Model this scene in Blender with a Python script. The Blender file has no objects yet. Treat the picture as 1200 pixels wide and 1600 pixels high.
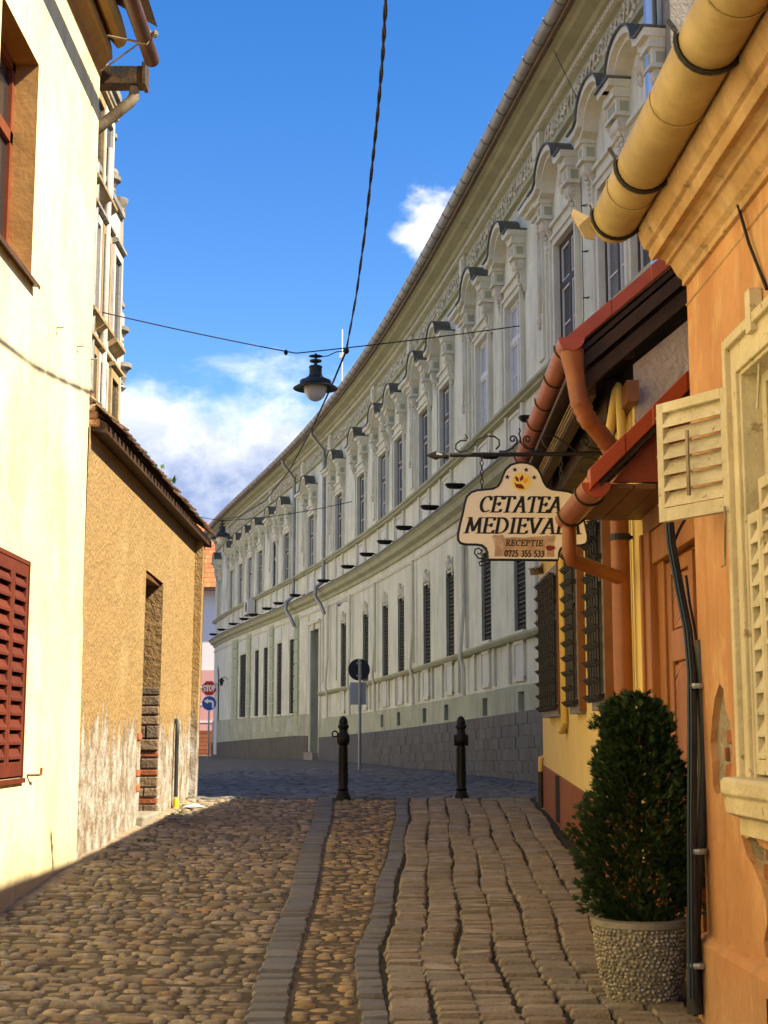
import bpy, bmesh, math, random
from mathutils import Vector, Matrix, noise
from mathutils.geometry import tessellate_polygon
R = random.Random(7)
rad = math.radians
SC = bpy.context.scene
COL = SC.collection

# ------------------------------------------------------------------ camera, sky, sun, exposure
FPX = 2300.0
PITCH = math.atan(350 / FPX)
cd = bpy.data.cameras.new('camera'); cd.sensor_fit = 'VERTICAL'; cd.sensor_height = 24
cd.lens = 24 * FPX / 1600; cd.clip_start = 0.1; cd.clip_end = 3000
cam = bpy.data.objects.new('camera', cd); COL.objects.link(cam)
cam.location = (0, 0, 0); cam.rotation_euler = (rad(90) + PITCH, 0, 0)
SC.camera = cam
SUN = Vector((1.04, -0.30, 1.0)).normalized()
world = bpy.data.worlds.new('World'); SC.world = world; world.use_nodes = True
SKY_STRENGTH = 0.14
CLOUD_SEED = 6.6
BANK = (3.06, .9, .4)
def build_world():
    nt = world.node_tree; N = nt.nodes; L = nt.links
    N.clear()
    out = N.new('ShaderNodeOutputWorld'); bg = N.new('ShaderNodeBackground')
    sky = N.new('ShaderNodeTexSky'); sky.sky_type = 'NISHITA'; sky.sun_disc = False
    sky.sun_elevation = math.asin(SUN.z); sky.sun_rotation = math.atan2(SUN.x, SUN.y)
    sky.air_density = 1.0; sky.dust_density = 0.0; sky.ozone_density = 3.2; sky.altitude = 400
    bg.inputs['Strength'].default_value = SKY_STRENGTH
    tc = N.new('ShaderNodeTexCoord')
    sep = N.new('ShaderNodeSeparateXYZ'); L.new(tc.outputs['Generated'], sep.inputs[0])
    def mt(op, a, b=None, c=None, clamp=False):
        n = N.new('ShaderNodeMath'); n.operation = op; n.use_clamp = clamp
        for i, v in enumerate((a, b, c)):
            if v is None: continue
            if isinstance(v, (int, float)): n.inputs[i].default_value = v
            else: L.new(v, n.inputs[i])
        return n.outputs[0]
    def nz(scale, detail, off, rough=.55, zs=1.0):
        mp = N.new('ShaderNodeMapping'); mp.inputs['Location'].default_value = off
        mp.inputs['Scale'].default_value = (1, 1, zs)
        L.new(tc.outputs['Generated'], mp.inputs['Vector'])
        n = N.new('ShaderNodeTexNoise'); n.inputs['Scale'].default_value = scale
        n.inputs['Detail'].default_value = detail; n.inputs['Roughness'].default_value = rough
        L.new(mp.outputs[0], n.inputs['Vector']); return n.outputs['Fac']
    big = nz(7, 9, BANK, .58, 1.5)
    fine = nz(30, 6, (2.1, .4, .9), .6, 1.3)
    # a bank of cumulus above the horizon all round, its top ragged by the noise
    cover = mt('MULTIPLY', mt('SUBTRACT', 0.233, sep.outputs['Z']), 9.0)
    f = mt('ADD', mt('ADD', mt('MULTIPLY', mt('SUBTRACT', big, .5), 1.9), cover), mt('MULTIPLY', mt('SUBTRACT', fine, .5), .35))
    # single fair-weather puffs scattered over the rest of the sky
    puffs = None
    for az, el, rr in ((2.3, 19.5, .043), (-34, 23, .06), (41, 25, .05), (78, 19, .07), (-80, 21, .06), (128, 24, .06), (175, 20, .07), (-130, 25, .06)):
        c = Vector((math.sin(rad(az)) * math.cos(rad(el)), math.cos(rad(az)) * math.cos(rad(el)), math.sin(rad(el))))
        sb = N.new('ShaderNodeVectorMath'); sb.operation = 'DISTANCE'
        L.new(tc.outputs['Generated'], sb.inputs[0]); sb.inputs[1].default_value = c
        d = mt('SUBTRACT', .30, mt('DIVIDE', sb.outputs['Value'], rr / .75))
        puffs = d if puffs is None else mt('MAXIMUM', puffs, d)
    mid = nz(19, 7, (.6, 1.3, .2), .55, 1.6)
    f2 = mt('ADD', mt('ADD', puffs, mt('MULTIPLY', mt('SUBTRACT', mid, .48), 1.9)), mt('MULTIPLY', mt('SUBTRACT', fine, .5), .5))
    # cumulus field added for pale fill from out of view; seed clears the frame
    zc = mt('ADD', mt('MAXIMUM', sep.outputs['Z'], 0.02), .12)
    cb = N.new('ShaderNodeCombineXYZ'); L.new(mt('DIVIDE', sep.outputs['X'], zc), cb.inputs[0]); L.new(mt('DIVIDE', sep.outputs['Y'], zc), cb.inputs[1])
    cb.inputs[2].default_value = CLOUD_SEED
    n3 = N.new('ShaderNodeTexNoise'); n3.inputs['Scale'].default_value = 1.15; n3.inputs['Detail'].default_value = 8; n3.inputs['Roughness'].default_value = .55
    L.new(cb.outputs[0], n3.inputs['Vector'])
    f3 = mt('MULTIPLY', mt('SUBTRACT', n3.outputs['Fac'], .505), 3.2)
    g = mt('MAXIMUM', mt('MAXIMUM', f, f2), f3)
    def ss(v, a, b):
        n = N.new('ShaderNodeMapRange'); n.interpolation_type = 'SMOOTHSTEP'
        L.new(v, n.inputs[0]); n.inputs[1].default_value = a; n.inputs[2].default_value = b
        return n.outputs[0]
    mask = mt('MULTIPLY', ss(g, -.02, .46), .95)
    shade = nz(14, 7, (.37, .1, .08), .6, 1.2)
    bright = mt('ADD', mt('MULTIPLY', ss(shade, .36, .62), .45), mt('SUBTRACT', mt('MULTIPLY', ss(sep.outputs['Z'], .145, .245), .95), .22), clamp=True)
    cc = N.new('ShaderNodeMix'); cc.data_type = 'RGBA'
    L.new(bright, cc.inputs[0]); cc.inputs[6].default_value = (.38, .56, 1.10, 1); cc.inputs[7].default_value = (1.75, 1.9, 2.3, 1)
    hs = N.new('ShaderNodeHueSaturation'); hs.inputs['Hue'].default_value = .514; hs.inputs['Saturation'].default_value = 1.37; hs.inputs["Value"].default_value = .335
    L.new(sky.outputs[0], hs.inputs['Color'])
    mx = N.new('ShaderNodeMix'); mx.data_type = 'RGBA'
    L.new(mask, mx.inputs[0]); L.new(hs.outputs[0], mx.inputs[6]); L.new(cc.outputs[2], mx.inputs[7])
    L.new(mx.outputs[2], bg.inputs['Color']); L.new(bg.outputs[0], out.inputs[0])
build_world()
ld = bpy.data.lights.new('sun', 'SUN'); ld.energy = 2.0; ld.angle = rad(0.53); ld.color = (1.0, .93, .80)
sun = bpy.data.objects.new('sun', ld); COL.objects.link(sun)
sun.rotation_euler = (-SUN).to_track_quat('-Z', 'Y').to_euler(); sun.location = (30, -8, 30)
SC.view_settings.view_transform = 'Standard'; SC.view_settings.look = 'None'
SC.view_settings.gamma = 1; SC.view_settings.use_curve_mapping = False
SC.view_settings.exposure = 2.64
SC.view_settings.use_white_balance = True; SC.view_settings.white_balance_temperature = 8200; SC.view_settings.white_balance_tint = 8
SC.cycles.max_bounces = 6; SC.cycles.diffuse_bounces = 4; SC.cycles.glossy_bounces = 2; SC.cycles.transmission_bounces = 2; SC.cycles.caustics_reflective = False

# ------------------------------------------------------------------ helpers
_c, _s = math.cos(PITCH), math.sin(PITCH)
def at(px, py, Y):
    """the point that stands Y metres up the street in the direction of a photo pixel"""
    x = (px - 600) / FPX; y = (800 - py) / FPX
    k = Y / (_c - y * _s)
    return Vector((x * k, Y, (_s + y * _c) * k))
def pxof(p):
    return 600 + FPX * p[0] / (p[1] * _c + p[2] * _s)
def smooth(a, b, t):
    t = max(0, min(1, (t - a) / (b - a))); return t * t * (3 - 2 * t)
def G(x, y):
    """height of the ground: the lane climbs to the bollards, then the upper street is level"""
    z = -1.65 + .049 * y
    t = smooth(17.2, 18.8, y)
    z = z * (1 - t) + (-.768) * t if y < 19 else -.768
    if y > 45: z -= .0085 * (min(y, 95) - 45)
    return z

class MB:
    def __init__(s): s.v = []; s.f = []
    def add(s, vs, fs, M=None):
        o = len(s.v)
        s.v += [tuple(M @ Vector(v)) if M is not None else tuple(v) for v in vs]
        s.f += [tuple(i + o for i in f) for f in fs]; return s
    def box(s, x0, x1, y0, y1, z0, z1, M=None):
        vs = [(x, y, z) for x in (x0, x1) for y in (y0, y1) for z in (z0, z1)]
        return s.add(vs, [(0, 1, 3, 2), (4, 6, 7, 5), (0, 4, 5, 1), (2, 3, 7, 6), (0, 2, 6, 4), (1, 5, 7, 3)], M)
    def prism(s, poly, a0, a1, fn, M=None):
        """poly of (u, v) carried from depth a0 to a1 by fn(u, v, a)"""
        n = len(poly)
        vs = [fn(u, v, a0) for u, v in poly] + [fn(u, v, a1) for u, v in poly]
        fs = [tuple(range(n))[::-1], tuple(range(n, 2 * n))] + [(i, (i + 1) % n, (i + 1) % n + n, i + n) for i in range(n)]
        return s.add(vs, fs, M)
    def tube(s, pts, r, n=8, caps=True, M=None):
        pts = [Vector(p) for p in pts]; m = len(pts)
        rs = r if isinstance(r, (list, tuple)) else [r] * m
        vs = []; up = None
        for i, p in enumerate(pts):
            d = (pts[min(i + 1, m - 1)] - pts[max(i - 1, 0)]).normalized()
            if up is None:
                up = Vector((0, 0, 1)) if abs(d.z) < .9 else Vector((1, 0, 0))
            a = d.cross(up)
            if a.length < 1e-4: a = d.cross(Vector((0, 1, 0)))
            a.normalize(); b = a.cross(d).normalized(); up = b
            for k in range(n):
                t = 2 * math.pi * k / n
                vs.append(p + (a * math.cos(t) + b * math.sin(t)) * rs[i])
        fs = [(i * n + k, i * n + (k + 1) % n, (i + 1) * n + (k + 1) % n, (i + 1) * n + k) for i in range(m - 1) for k in range(n)]
        if caps: fs += [tuple(range(n))[::-1], tuple(range((m - 1) * n, m * n))]
        return s.add(vs, fs, M)
    def lathe(s, prof, n=16, c=(0, 0, 0), M=None, a0=0, a1=2 * math.pi):
        full = abs(a1 - a0 - 2 * math.pi) < 1e-6; k = n if full else n + 1
        vs = [(c[0] + r * math.cos(a0 + (a1 - a0) * i / n), c[1] + r * math.sin(a0 + (a1 - a0) * i / n), c[2] + z) for r, z in prof for i in range(k)]
        fs = [(j * k + i, j * k + (i + 1) % k, (j + 1) * k + (i + 1) % k, (j + 1) * k + i) for j in range(len(prof) - 1) for i in range(n if full else n)]
        if full:
            if prof[0][0] > 1e-4: fs.append(tuple(range(k))[::-1])
            if prof[-1][0] > 1e-4: fs.append(tuple(range((len(prof) - 1) * k, len(prof) * k)))
        return s.add(vs, fs, M)
    def ball(s, c, rx, ry, rz, n=8, m=5, M=None):
        prof = [(max(1e-5, math.sin(math.pi * j / m)), -math.cos(math.pi * j / m)) for j in range(m + 1)]
        T = Matrix.Translation(c) @ Matrix.Diagonal((rx, ry, rz, 1))
        return s.lathe(prof, n, M=(M @ T) if M is not None else T)
    def holed(s, outer, holes, fn, depth, edge=True):
        loops = [outer] + list(holes); flat = [p for l in loops for p in l]
        tris = tessellate_polygon([[Vector((u, v, 0)) for u, v in l] for l in loops])
        s.add([fn(u, v, 0) for u, v in flat], [tuple(t) for t in tris])
        for l in (loops if edge else loops[1:]):
            n = len(l)
            s.add([fn(u, v, 0) for u, v in l] + [fn(u, v, depth) for u, v in l], [(i, (i + 1) % n, (i + 1) % n + n, i + n) for i in range(n)])
        return s
    def mesh(s, name, m=None, sm=False, merge=False):
        me = bpy.data.meshes.new(name); me.from_pydata(s.v, [], s.f)
        bm = bmesh.new(); bm.from_mesh(me)
        if merge: bmesh.ops.remove_doubles(bm, verts=bm.verts, dist=1e-5)
        bmesh.ops.recalc_face_normals(bm, faces=bm.faces)
        bm.to_mesh(me); bm.free()
        if sm is True:
            for p in me.polygons: p.use_smooth = True
        elif sm:
            me.shade_smooth() if False else None
            for p in me.polygons: p.use_smooth = True
            me.set_sharp_from_angle(angle=rad(sm))
        if m is not None: me.materials.append(m)
        return me
    def build(s, name, m, parent=None, sm=False, bevel=0, **kw):
        return obj(name, s.mesh(name, m, sm), parent, bevel, **kw)

LOC = {}
def obj(name, me, parent=None, bevel=0, label=None, cat=None, group=None, kind=None, M=None):
    o = bpy.data.objects.new(name, me); COL.objects.link(o)
    if parent is not None:
        o.parent = parent
        if parent.name in LOC: o.matrix_parent_inverse = Matrix.Translation(-LOC[parent.name])
    if M is not None: o.matrix_basis = M
    if bevel:
        b = o.modifiers.new('bevel', 'BEVEL'); b.width = bevel; b.segments = 2; b.limit_method = 'ANGLE'; b.angle_limit = rad(35)
    tag(o, label, cat, group, kind)
    return o
def tag(o, label=None, cat=None, group=None, kind=None):
    if label: o['label'] = label
    if cat: o['category'] = cat
    if group: o['group'] = group
    if kind: o['kind'] = kind
    return o
def thing(name, label, cat, loc, group=None):
    o = bpy.data.objects.new(name, None); COL.objects.link(o); o.empty_display_size = .2
    o.location = loc; LOC[o.name] = Vector(loc)
    return tag(o, label, cat, group)
def solo(mb, name, m, loc, label, cat, sm=False, bevel=0, group=None):
    """a thing that is one mesh, its origin at its base"""
    mb.v = [tuple(Vector(v) - Vector(loc)) for v in mb.v]
    o = mb.build(name, m, None, sm, bevel, label=label, cat=cat, group=group); o.location = loc
    return o
def inst(tree, parent, M=None):
    """tree = (name, mesh, [children]): one object for each node, meshes shared"""
    o = obj(tree[0], tree[1], parent, M=M)
    for ch in tree[2]: inst(ch, o)
    return o

# ------------------------------------------------------------------ materials
MATS = {}
def mat(name, c1, c2=None, vs=2.0, rough=.85, bump=0., bs=40, streak=0., rnd=0., palette=None, metal=0., spec=.3, zs=1.0, c3=None, c3s=6.0, c3t=(.58, .66), trans=0, mot=0., dirt=None):
    m = bpy.data.materials.new(name); m.use_nodes = True; nt = m.node_tree; N = nt.nodes; L = nt.links
    b = N['Principled BSDF']; b.inputs['Roughness'].default_value = rough; b.inputs['Metallic'].default_value = metal
    b.inputs['Specular IOR Level'].default_value = spec
    geo = N.new('ShaderNodeNewGeometry')
    def nz(scale, detail=5, z=1.0, rg=.6, off=0):
        mp = N.new('ShaderNodeMapping'); mp.inputs['Scale'].default_value = (1, 1, z); mp.inputs['Location'].default_value = (off, off * 1.7, off * .6)
        L.new(geo.outputs['Position'], mp.inputs['Vector'])
        n = N.new('ShaderNodeTexNoise'); n.inputs['Scale'].default_value = scale; n.inputs['Detail'].default_value = detail; n.inputs['Roughness'].default_value = rg
        L.new(mp.outputs[0], n.inputs['Vector']); return n.outputs['Fac']
    def mr(v, a, b2, c=0, d=1):
        n = N.new('ShaderNodeMapRange'); n.interpolation_type = 'SMOOTHSTEP'; L.new(v, n.inputs[0])
        for i, q in enumerate((a, b2, c, d)): n.inputs[i + 1].default_value = q
        return n.outputs[0]
    def mixc(f, a, b2, bt='MIX'):
        n = N.new('ShaderNodeMix'); n.data_type = 'RGBA'; n.blend_type = bt
        if isinstance(f, float): n.inputs[0].default_value = f
        else: L.new(f, n.inputs[0])
        for i, q in ((6, a), (7, b2)):
            if isinstance(q, tuple): n.inputs[i].default_value = (*q[:3], 1)
            else: L.new(q, n.inputs[i])
        return n.outputs[2]
    def mth(op, a, b2):
        n = N.new('ShaderNodeMath'); n.operation = op
        for i, q in enumerate((a, b2)):
            if isinstance(q, (int, float)): n.inputs[i].default_value = q
            else: L.new(q, n.inputs[i])
        return n.outputs[0]
    col = c1; rv = None
    if rnd or palette:
        oi = N.new('ShaderNodeObjectInfo')
        rv = mth('FRACT', mth('ADD', oi.outputs['Random'], geo.outputs['Random Per Island']), 0)
    if palette:
        cr = N.new('ShaderNodeValToRGB'); L.new(rv, cr.inputs[0]); e = cr.color_ramp.elements
        while len(e) < len(palette): e.new(.5)
        for i, q in enumerate(palette):
            e[i].position = i / (len(palette) - 1); e[i].color = (*q, 1)
        col = cr.outputs[0]
    if c2: col = mixc(mr(nz(vs, 6, zs), .38, .62), col, c2)
    if c3: col = mixc(mr(nz(c3s, 7, zs, .65, 3.3), *c3t), col, c3)
    if streak: col = mixc(mr(nz(7, 4, .06, .6, 9.1), .5, .75, 0, streak), col, (.06, .05, .035))
    if mot:
        hv = N.new('ShaderNodeHueSaturation'); L.new(mr(nz(1.3, 10, .7, .72, 5.7), .3, .7, 1 - mot, 1 + mot * .5), hv.inputs['Value'])
        if isinstance(col, tuple): hv.inputs['Color'].default_value = (*col, 1)
        else: L.new(col, hv.inputs['Color'])
        col = hv.outputs[0]
    if dirt:
        sz_ = N.new('ShaderNodeSeparateXYZ'); L.new(geo.outputs['Position'], sz_.inputs[0])
        hgt = mth('ADD', sz_.outputs['Z'], mth('MULTIPLY', nz(3.5, 7, .6, .68, 7.7), dirt[1]))
        col = mixc(mr(hgt, dirt[0] + dirt[1] * .5 + .16, dirt[0] + dirt[1] * .5 - .16, 0, dirt[2]), col, dirt[3])
    if rnd:
        v2 = mth('FRACT', mth('MULTIPLY', rv, 7.31), 0)
        hs = N.new('ShaderNodeHueSaturation'); L.new(mth('ADD', mth('MULTIPLY', v2, 2 * rnd), 1 - rnd), hs.inputs['Value'])
        if isinstance(col, tuple): hs.inputs['Color'].default_value = (*col, 1)
        else: L.new(col, hs.inputs['Color'])
        col = hs.outputs[0]
    if isinstance(col, tuple): b.inputs['Base Color'].default_value = (*col, 1)
    else: L.new(col, b.inputs['Base Color'])
    if bump:
        bp = N.new('ShaderNodeBump'); bp.inputs['Strength'].default_value = min(1, bump); bp.inputs['Distance'].default_value = .02 * max(1, bump)
        L.new(mth('ADD', nz(bs, 6, zs), mth('MULTIPLY', nz(bs * .12, 3), 1.2)), bp.inputs['Height']); L.new(bp.outputs[0], b.inputs['Normal'])
    if trans:
        b.inputs['Transmission Weight'].default_value = trans
    MATS[name] = m; m['_b'] = 1
    return m
m = mat
GREENW = mat('sage wall plaster', (.74, .73, .59), (.68, .68, .53), .8, bump=.3, bs=25, streak=.38, c3=(.77, .75, .64), c3s=1.6, mot=.16)
GREEND = mat('green base plaster', (.46, .47, .34), (.40, .41, .29), 1.2, bump=.4, bs=25, streak=.4, mot=.2, c3=(.5, .48, .36), c3s=2.2, c3t=(.6, .68))
OLIVE = mat('olive cornice paint', (.43, .43, .29), (.37, .37, .25), 1.5, bump=.2, bs=20, streak=.15)
TRIM = mat('cream green trim', (.71, .69, .56), (.65, .63, .50), 3, bump=.3, bs=40, streak=.15)
ORNA = mat('ornament cream', (.70, .66, .53), (.58, .55, .43), 5, bump=.35, bs=50, streak=.25)
PANELW = mat('pale panel', (.70, .69, .62), (.64, .63, .55), 2, bump=.15, bs=30, streak=.2)
LEADC = mat('dark sheet metal cap', (.10, .105, .09), (.14, .14, .115), 4, rough=.55, metal=.3)
ZINC = mat('zinc pipe', (.33, .33, .32), (.27, .27, .26), 5, rough=.45, metal=.6, bump=.1)
GALV = mat('new galvanised pipe', (.55, .57, .60), None, rough=.3, metal=.85)
GREYGUT = mat('weathered gutter', (.42, .41, .38), (.34, .33, .31), 3, rough=.5, metal=.25, bump=.1, streak=.2)
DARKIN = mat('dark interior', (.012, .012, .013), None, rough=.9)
DARKWOOD = mat('dark brown window wood', (.045, .032, .025), (.06, .042, .03), 9, rough=.6)
WHITEWIN = mat('white painted window', (.66, .66, .64), (.6, .6, .57), 5, rough=.5)
IRON = mat('black iron', (.008, .008, .009), (.014, .013, .013), 8, rough=.5, spec=.4, bump=.2, bs=60)
TILEBLK = mat('black plinth tile', (.062, .067, .07), (.05, .052, .054), 3, rough=.6, bump=.25, bs=30, rnd=.25, streak=.0, c3=(.16, .155, .14), c3s=2.2, c3t=(.62, .75), zs=.25)
CREAM = mat('cream wall plaster', (.76, .68, .43), (.72, .62, .35), .6, bump=.5, bs=12, c3=(.78, .71, .49), c3s=1.3, c3t=(.5, .7), streak=.3, mot=.2, dirt=(-.9, 1.0, .6, (.42, .35, .24)))
CORNO = mat('ochre cornice paint', (.44, .25, .075), (.37, .20, .06), 2, bump=.25, bs=20, streak=.3)
REVEAL = mat('orange reveal plaster', (.44, .25, .09), (.37, .20, .07), 3, bump=.4, bs=10, streak=.15)
BRNPIPE = mat('brown gutter pipe', (.075, .032, .02), (.10, .045, .028), 5, rough=.4, spec=.4)
OLDPIPE = mat('stained old pipe', (.30, .25, .18), (.16, .12, .08), 6, rough=.6, metal=.2, bump=.2)
SHUTR = mat('red brown shutter paint', (.125, .026, .014), (.10, .021, .012), 5, rough=.55, bump=.25, bs=30, rnd=.12, c3=(.36, .20, .13), c3s=14, c3t=(.66, .72))
STONEG = mat('grey carved stone', (.30, .28, .245), (.19, .175, .155), 3, bump=.5, bs=20, streak=.4)
WHITES = mat('white stone facade', (.54, .52, .49), (.44, .42, .39), 2, bump=.3, bs=20, streak=.25)
OCHST = mat('ochre stone trim', (.36, .27, .15), (.28, .20, .105), 3, bump=.4, bs=20, streak=.35)
ORANGE = mat('orange wall plaster', (.60, .305, .15), (.53, .25, .115), 1.8, bump=.8, bs=22, c3=(.64, .37, .19), c3s=3.4, c3t=(.5, .64), streak=.22, zs=.5, mot=.2, dirt=(-1.0, 1.0, .5, (.50, .30, .17)))
CORNC = mat('cream orange cornice', (.60, .40, .22), (.50, .30, .14), 2.6, bump=.8, bs=22, c3=(.26, .18, .10), c3s=4.2, c3t=(.60, .70), streak=.25, mot=.22)
TANGUT = mat('tan gutter paint', (.46, .34, .16), (.38, .27, .12), 4, rough=.5, bump=.25, bs=9, c3=(.27, .17, .075), c3s=6, c3t=(.58, .74), mot=.2)
CRMWOOD = mat('cream shutter paint', (.66, .58, .42), (.58, .50, .34), 6, rough=.65, bump=.6, bs=40, c3=(.32, .25, .15), c3s=18, c3t=(.61, .67), rnd=.10, mot=.15)
CRMTRIM = mat('cream window moulding', (.67, .58, .40), (.59, .50, .33), 4, rough=.75, bump=.6, bs=30, c3=(.36, .28, .17), c3s=14, c3t=(.61, .68), mot=.15)
MORTAR = mat('crumbling mortar', (.38, .31, .22), (.30, .24, .17), 9, bump=1.6, bs=30, c3=(.45, .38, .28), c3s=20)
BRICK = mat('old red brick', (.36, .115, .05), (.30, .10, .05), 8, bump=.8, bs=40, rnd=.25)
YELLOW = mat('yellow house plaster', (.80, .60, .24), (.76, .55, .20), 1.4, bump=.2, bs=30, streak=.08)
YELPIPE = mat('yellow painted pipe', (.66, .45, .14), None, rough=.5)
BRNPL = mat('brown plinth paint', (.30, .105, .04), (.26, .09, .035), 2, bump=.2, bs=30, streak=.1)
COPPER = mat('copper red gutter', (.33, .10, .038), (.26, .075, .028), 4, rough=.36, spec=.45, bump=.15, bs=12, mot=.15)
REDCAP = mat('red verge metal', (.38, .06, .016), (.31, .05, .014), 4, rough=.42, spec=.4)
ROOFWOOD = mat('dark roof timber', (.034, .017, .010), (.055, .028, .015), 3, rough=.65, bump=.6, bs=18, zs=.6)
SOFFIT = mat('brown soffit board', (.17, .075, .032), (.12, .05, .022), 5, rough=.5, bump=.4, bs=25)
PINKPL = mat('pink grey rough plaster', (.62, .50, .43), (.57, .45, .38), 3, bump=2.0, bs=22)
DOORW = mat('varnished door wood', (.36, .13, .035), (.28, .095, .025), 4, rough=.42, spec=.4, bump=.5, bs=14, zs=.15, rnd=.1)
GREYFR = mat('grey window surround', (.23, .20, .19), (.19, .17, .16), 4, rough=.6)
BRNBRD = mat('brown surround side', (.20, .075, .03), (.16, .06, .025), 5, rough=.55)
BLKPIPE = mat('black conduit', (.022, .026, .027), (.04, .042, .04), 5, rough=.45, bump=.1)
BLUECAB = mat('dark blue cable', (.018, .035, .055), None, rough=.4)
TILER = mat('old clay tile', (.30, .14, .075), palette=[(.22, .10, .055), (.32, .15, .08), (.25, .16, .10), (.36, .20, .12), (.18, .11, .08)], bump=.6, bs=30, rnd=.2, c2=(.16, .13, .09), vs=6)
TILEO = mat('orange clay tile', (.5, .17, .07), palette=[(.52, .17, .07), (.46, .14, .055), (.58, .22, .09), (.40, .13, .06)], rnd=.15, bump=.3)
PINK = mat('pink base stucco', (.70, .36, .36), (.66, .33, .33), 1, bump=.1)
LILAC = mat('white lilac stucco', (.78, .75, .76), None, bump=.1)
RAW = mat('raw grey plaster', (.33, .29, .23), (.24, .21, .16), 2.5, bump=1.0, bs=14, streak=.3)
GLASSD = mat('window glass', (.02, .025, .03), None, rough=.05, spec=1.0)
CURTAIN = mat('white net curtain glass', (.42, .46, .52), (.52, .55, .60), 3, rough=.08, spec=1.0, zs=.1)
STEEL = mat('grey sign post', (.30, .31, .32), None, rough=.45, metal=.5)
SIGNBACK = mat('dark sign back', (.03, .032, .034), None, rough=.5)
SIGNGREY = mat('grey sign back plate', (.42, .42, .43), None, rough=.5, metal=.2)
REDS = mat('red sign face', (.50, .02, .02), None, rough=.4)
BLUES = mat('blue sign face', (.012, .07, .36), None, rough=.4)
WHITE = mat('white sign paint', (.80, .80, .80), None, rough=.4)
YELP = mat('yellow band paint', (.75, .55, .04), None, rough=.6)
SIGNB = mat('sign board ivory', (.80, .72, .62), (.77, .67, .56), 3, rough=.45)
INK = mat('sign black ink', (.012, .011, .012), None, rough=.45)
INKRED = mat('sign maroon', (.22, .02, .02), None, rough=.45)
INKGOLD = mat('sign gold', (.85, .62, .17), None, rough=.45)
INKORG = mat('sign orange', (.85, .38, .03), None, rough=.45)
PARCH = mat('sign parchment', (.42, .25, .15), (.52, .34, .22), 9, rough=.5)
PARCHL = mat('sign parchment roll', (.60, .44, .33), (.40, .25, .17), 14, rough=.5)
LAMPGL = mat('opal lamp glass', (.62, .60, .55), None, rough=.25, spec=.5)
LAMPBK = mat('dark green lamp metal', (.018, .026, .024), (.03, .038, .035), 5, rough=.45)
BOLL = mat('black cast iron bollard', (.004, .0042, .005), (.007, .007, .008), 6, rough=.4, spec=.25, bump=.25, bs=40)
CABLE = mat('black cable', (.014, .014, .016), None, rough=.6)
ACW = mat('white appliance plastic', (.62, .62, .58), None, rough=.5)
SOIL = mat('potting soil', (.03, .022, .015), None, bump=1, bs=30)
CONC = mat('pot concrete', (.30, .27, .22), (.24, .22, .18), 8, bump=.5, bs=40)
PEB = mat('pot pebbles', (.4, .36, .3), palette=[(.38, .34, .27), (.25, .21, .16), (.46, .42, .34), (.18, .15, .115), (.31, .275, .22)], rnd=.3, rough=.6)
LEAF = mat('thuja green', (.03, .06, .015), palette=[(.009, .022, .006), (.018, .045, .010), (.03, .065, .013), (.012, .03, .008), (.04, .06, .015)], rough=.6, rnd=.2)
BARK = mat('thuja bark', (.09, .05, .03), (.06, .035, .02), 20, bump=.6)
WEED = mat('weed green', (.07, .15, .03), palette=[(.05, .12, .02), (.1, .18, .04)], rnd=.2)
COBB = mat('river cobble', (.3, .2, .1), palette=[(.26, .20, .13), (.38, .28, .175), (.11, .10, .092), (.50, .39, .26), (.29, .24, .18), (.17, .14, .105), (.43, .26, .13), (.35, .315, .265), (.13, .115, .095), (.46, .37, .26)], rnd=.25, rough=.66, bump=.8, bs=50, c2=(.25, .20, .135), vs=18)
COBM = mat('ochre small cobble', (.3, .2, .1), palette=[(.40, .28, .15), (.32, .23, .13), (.19, .16, .12), (.50, .37, .22), (.38, .24, .11), (.26, .205, .14), (.14, .125, .095)], rnd=.25, rough=.75, bump=.6, bs=45, c2=(.28, .20, .11), vs=14)
SETT = mat('worn granite sett', (.24, .19, .14), palette=[(.33, .275, .205), (.27, .225, .175), (.38, .32, .235), (.30, .265, .215), (.22, .185, .15), (.35, .30, .24)], rnd=.16, rough=.66, bump=.9, bs=55, c2=(.27, .215, .155), vs=9)
KERB = mat('blue grey kerb stone', (.15, .145, .14), palette=[(.15, .145, .14), (.18, .17, .155), (.125, .125, .125), (.165, .155, .14)], rnd=.1, rough=.62, bump=.5, bs=55)
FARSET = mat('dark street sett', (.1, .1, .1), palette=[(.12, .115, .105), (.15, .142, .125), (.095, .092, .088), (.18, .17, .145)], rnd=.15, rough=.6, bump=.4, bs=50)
DIRT = mat('joint dirt', (.10, .075, .045), (.14, .105, .065), 5, bump=1.2, bs=40, c3=(.20, .15, .09), c3s=2.5, c3t=(.52, .68))
DUST = mat('dusty verge', (.36, .28, .19), (.28, .21, .14), 6, bump=1.4, bs=35, c3=(.2, .16, .11), c3s=14)
GROUND = mat('far ground', (.12, .11, .095), (.15, .135, .11), 1.5, bump=.8, bs=20)
MOSS = mat('joint moss', (.03, .028, .014), (.05, .045, .022), 8, bump=1, bs=50)
CARPAINT = None

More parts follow.
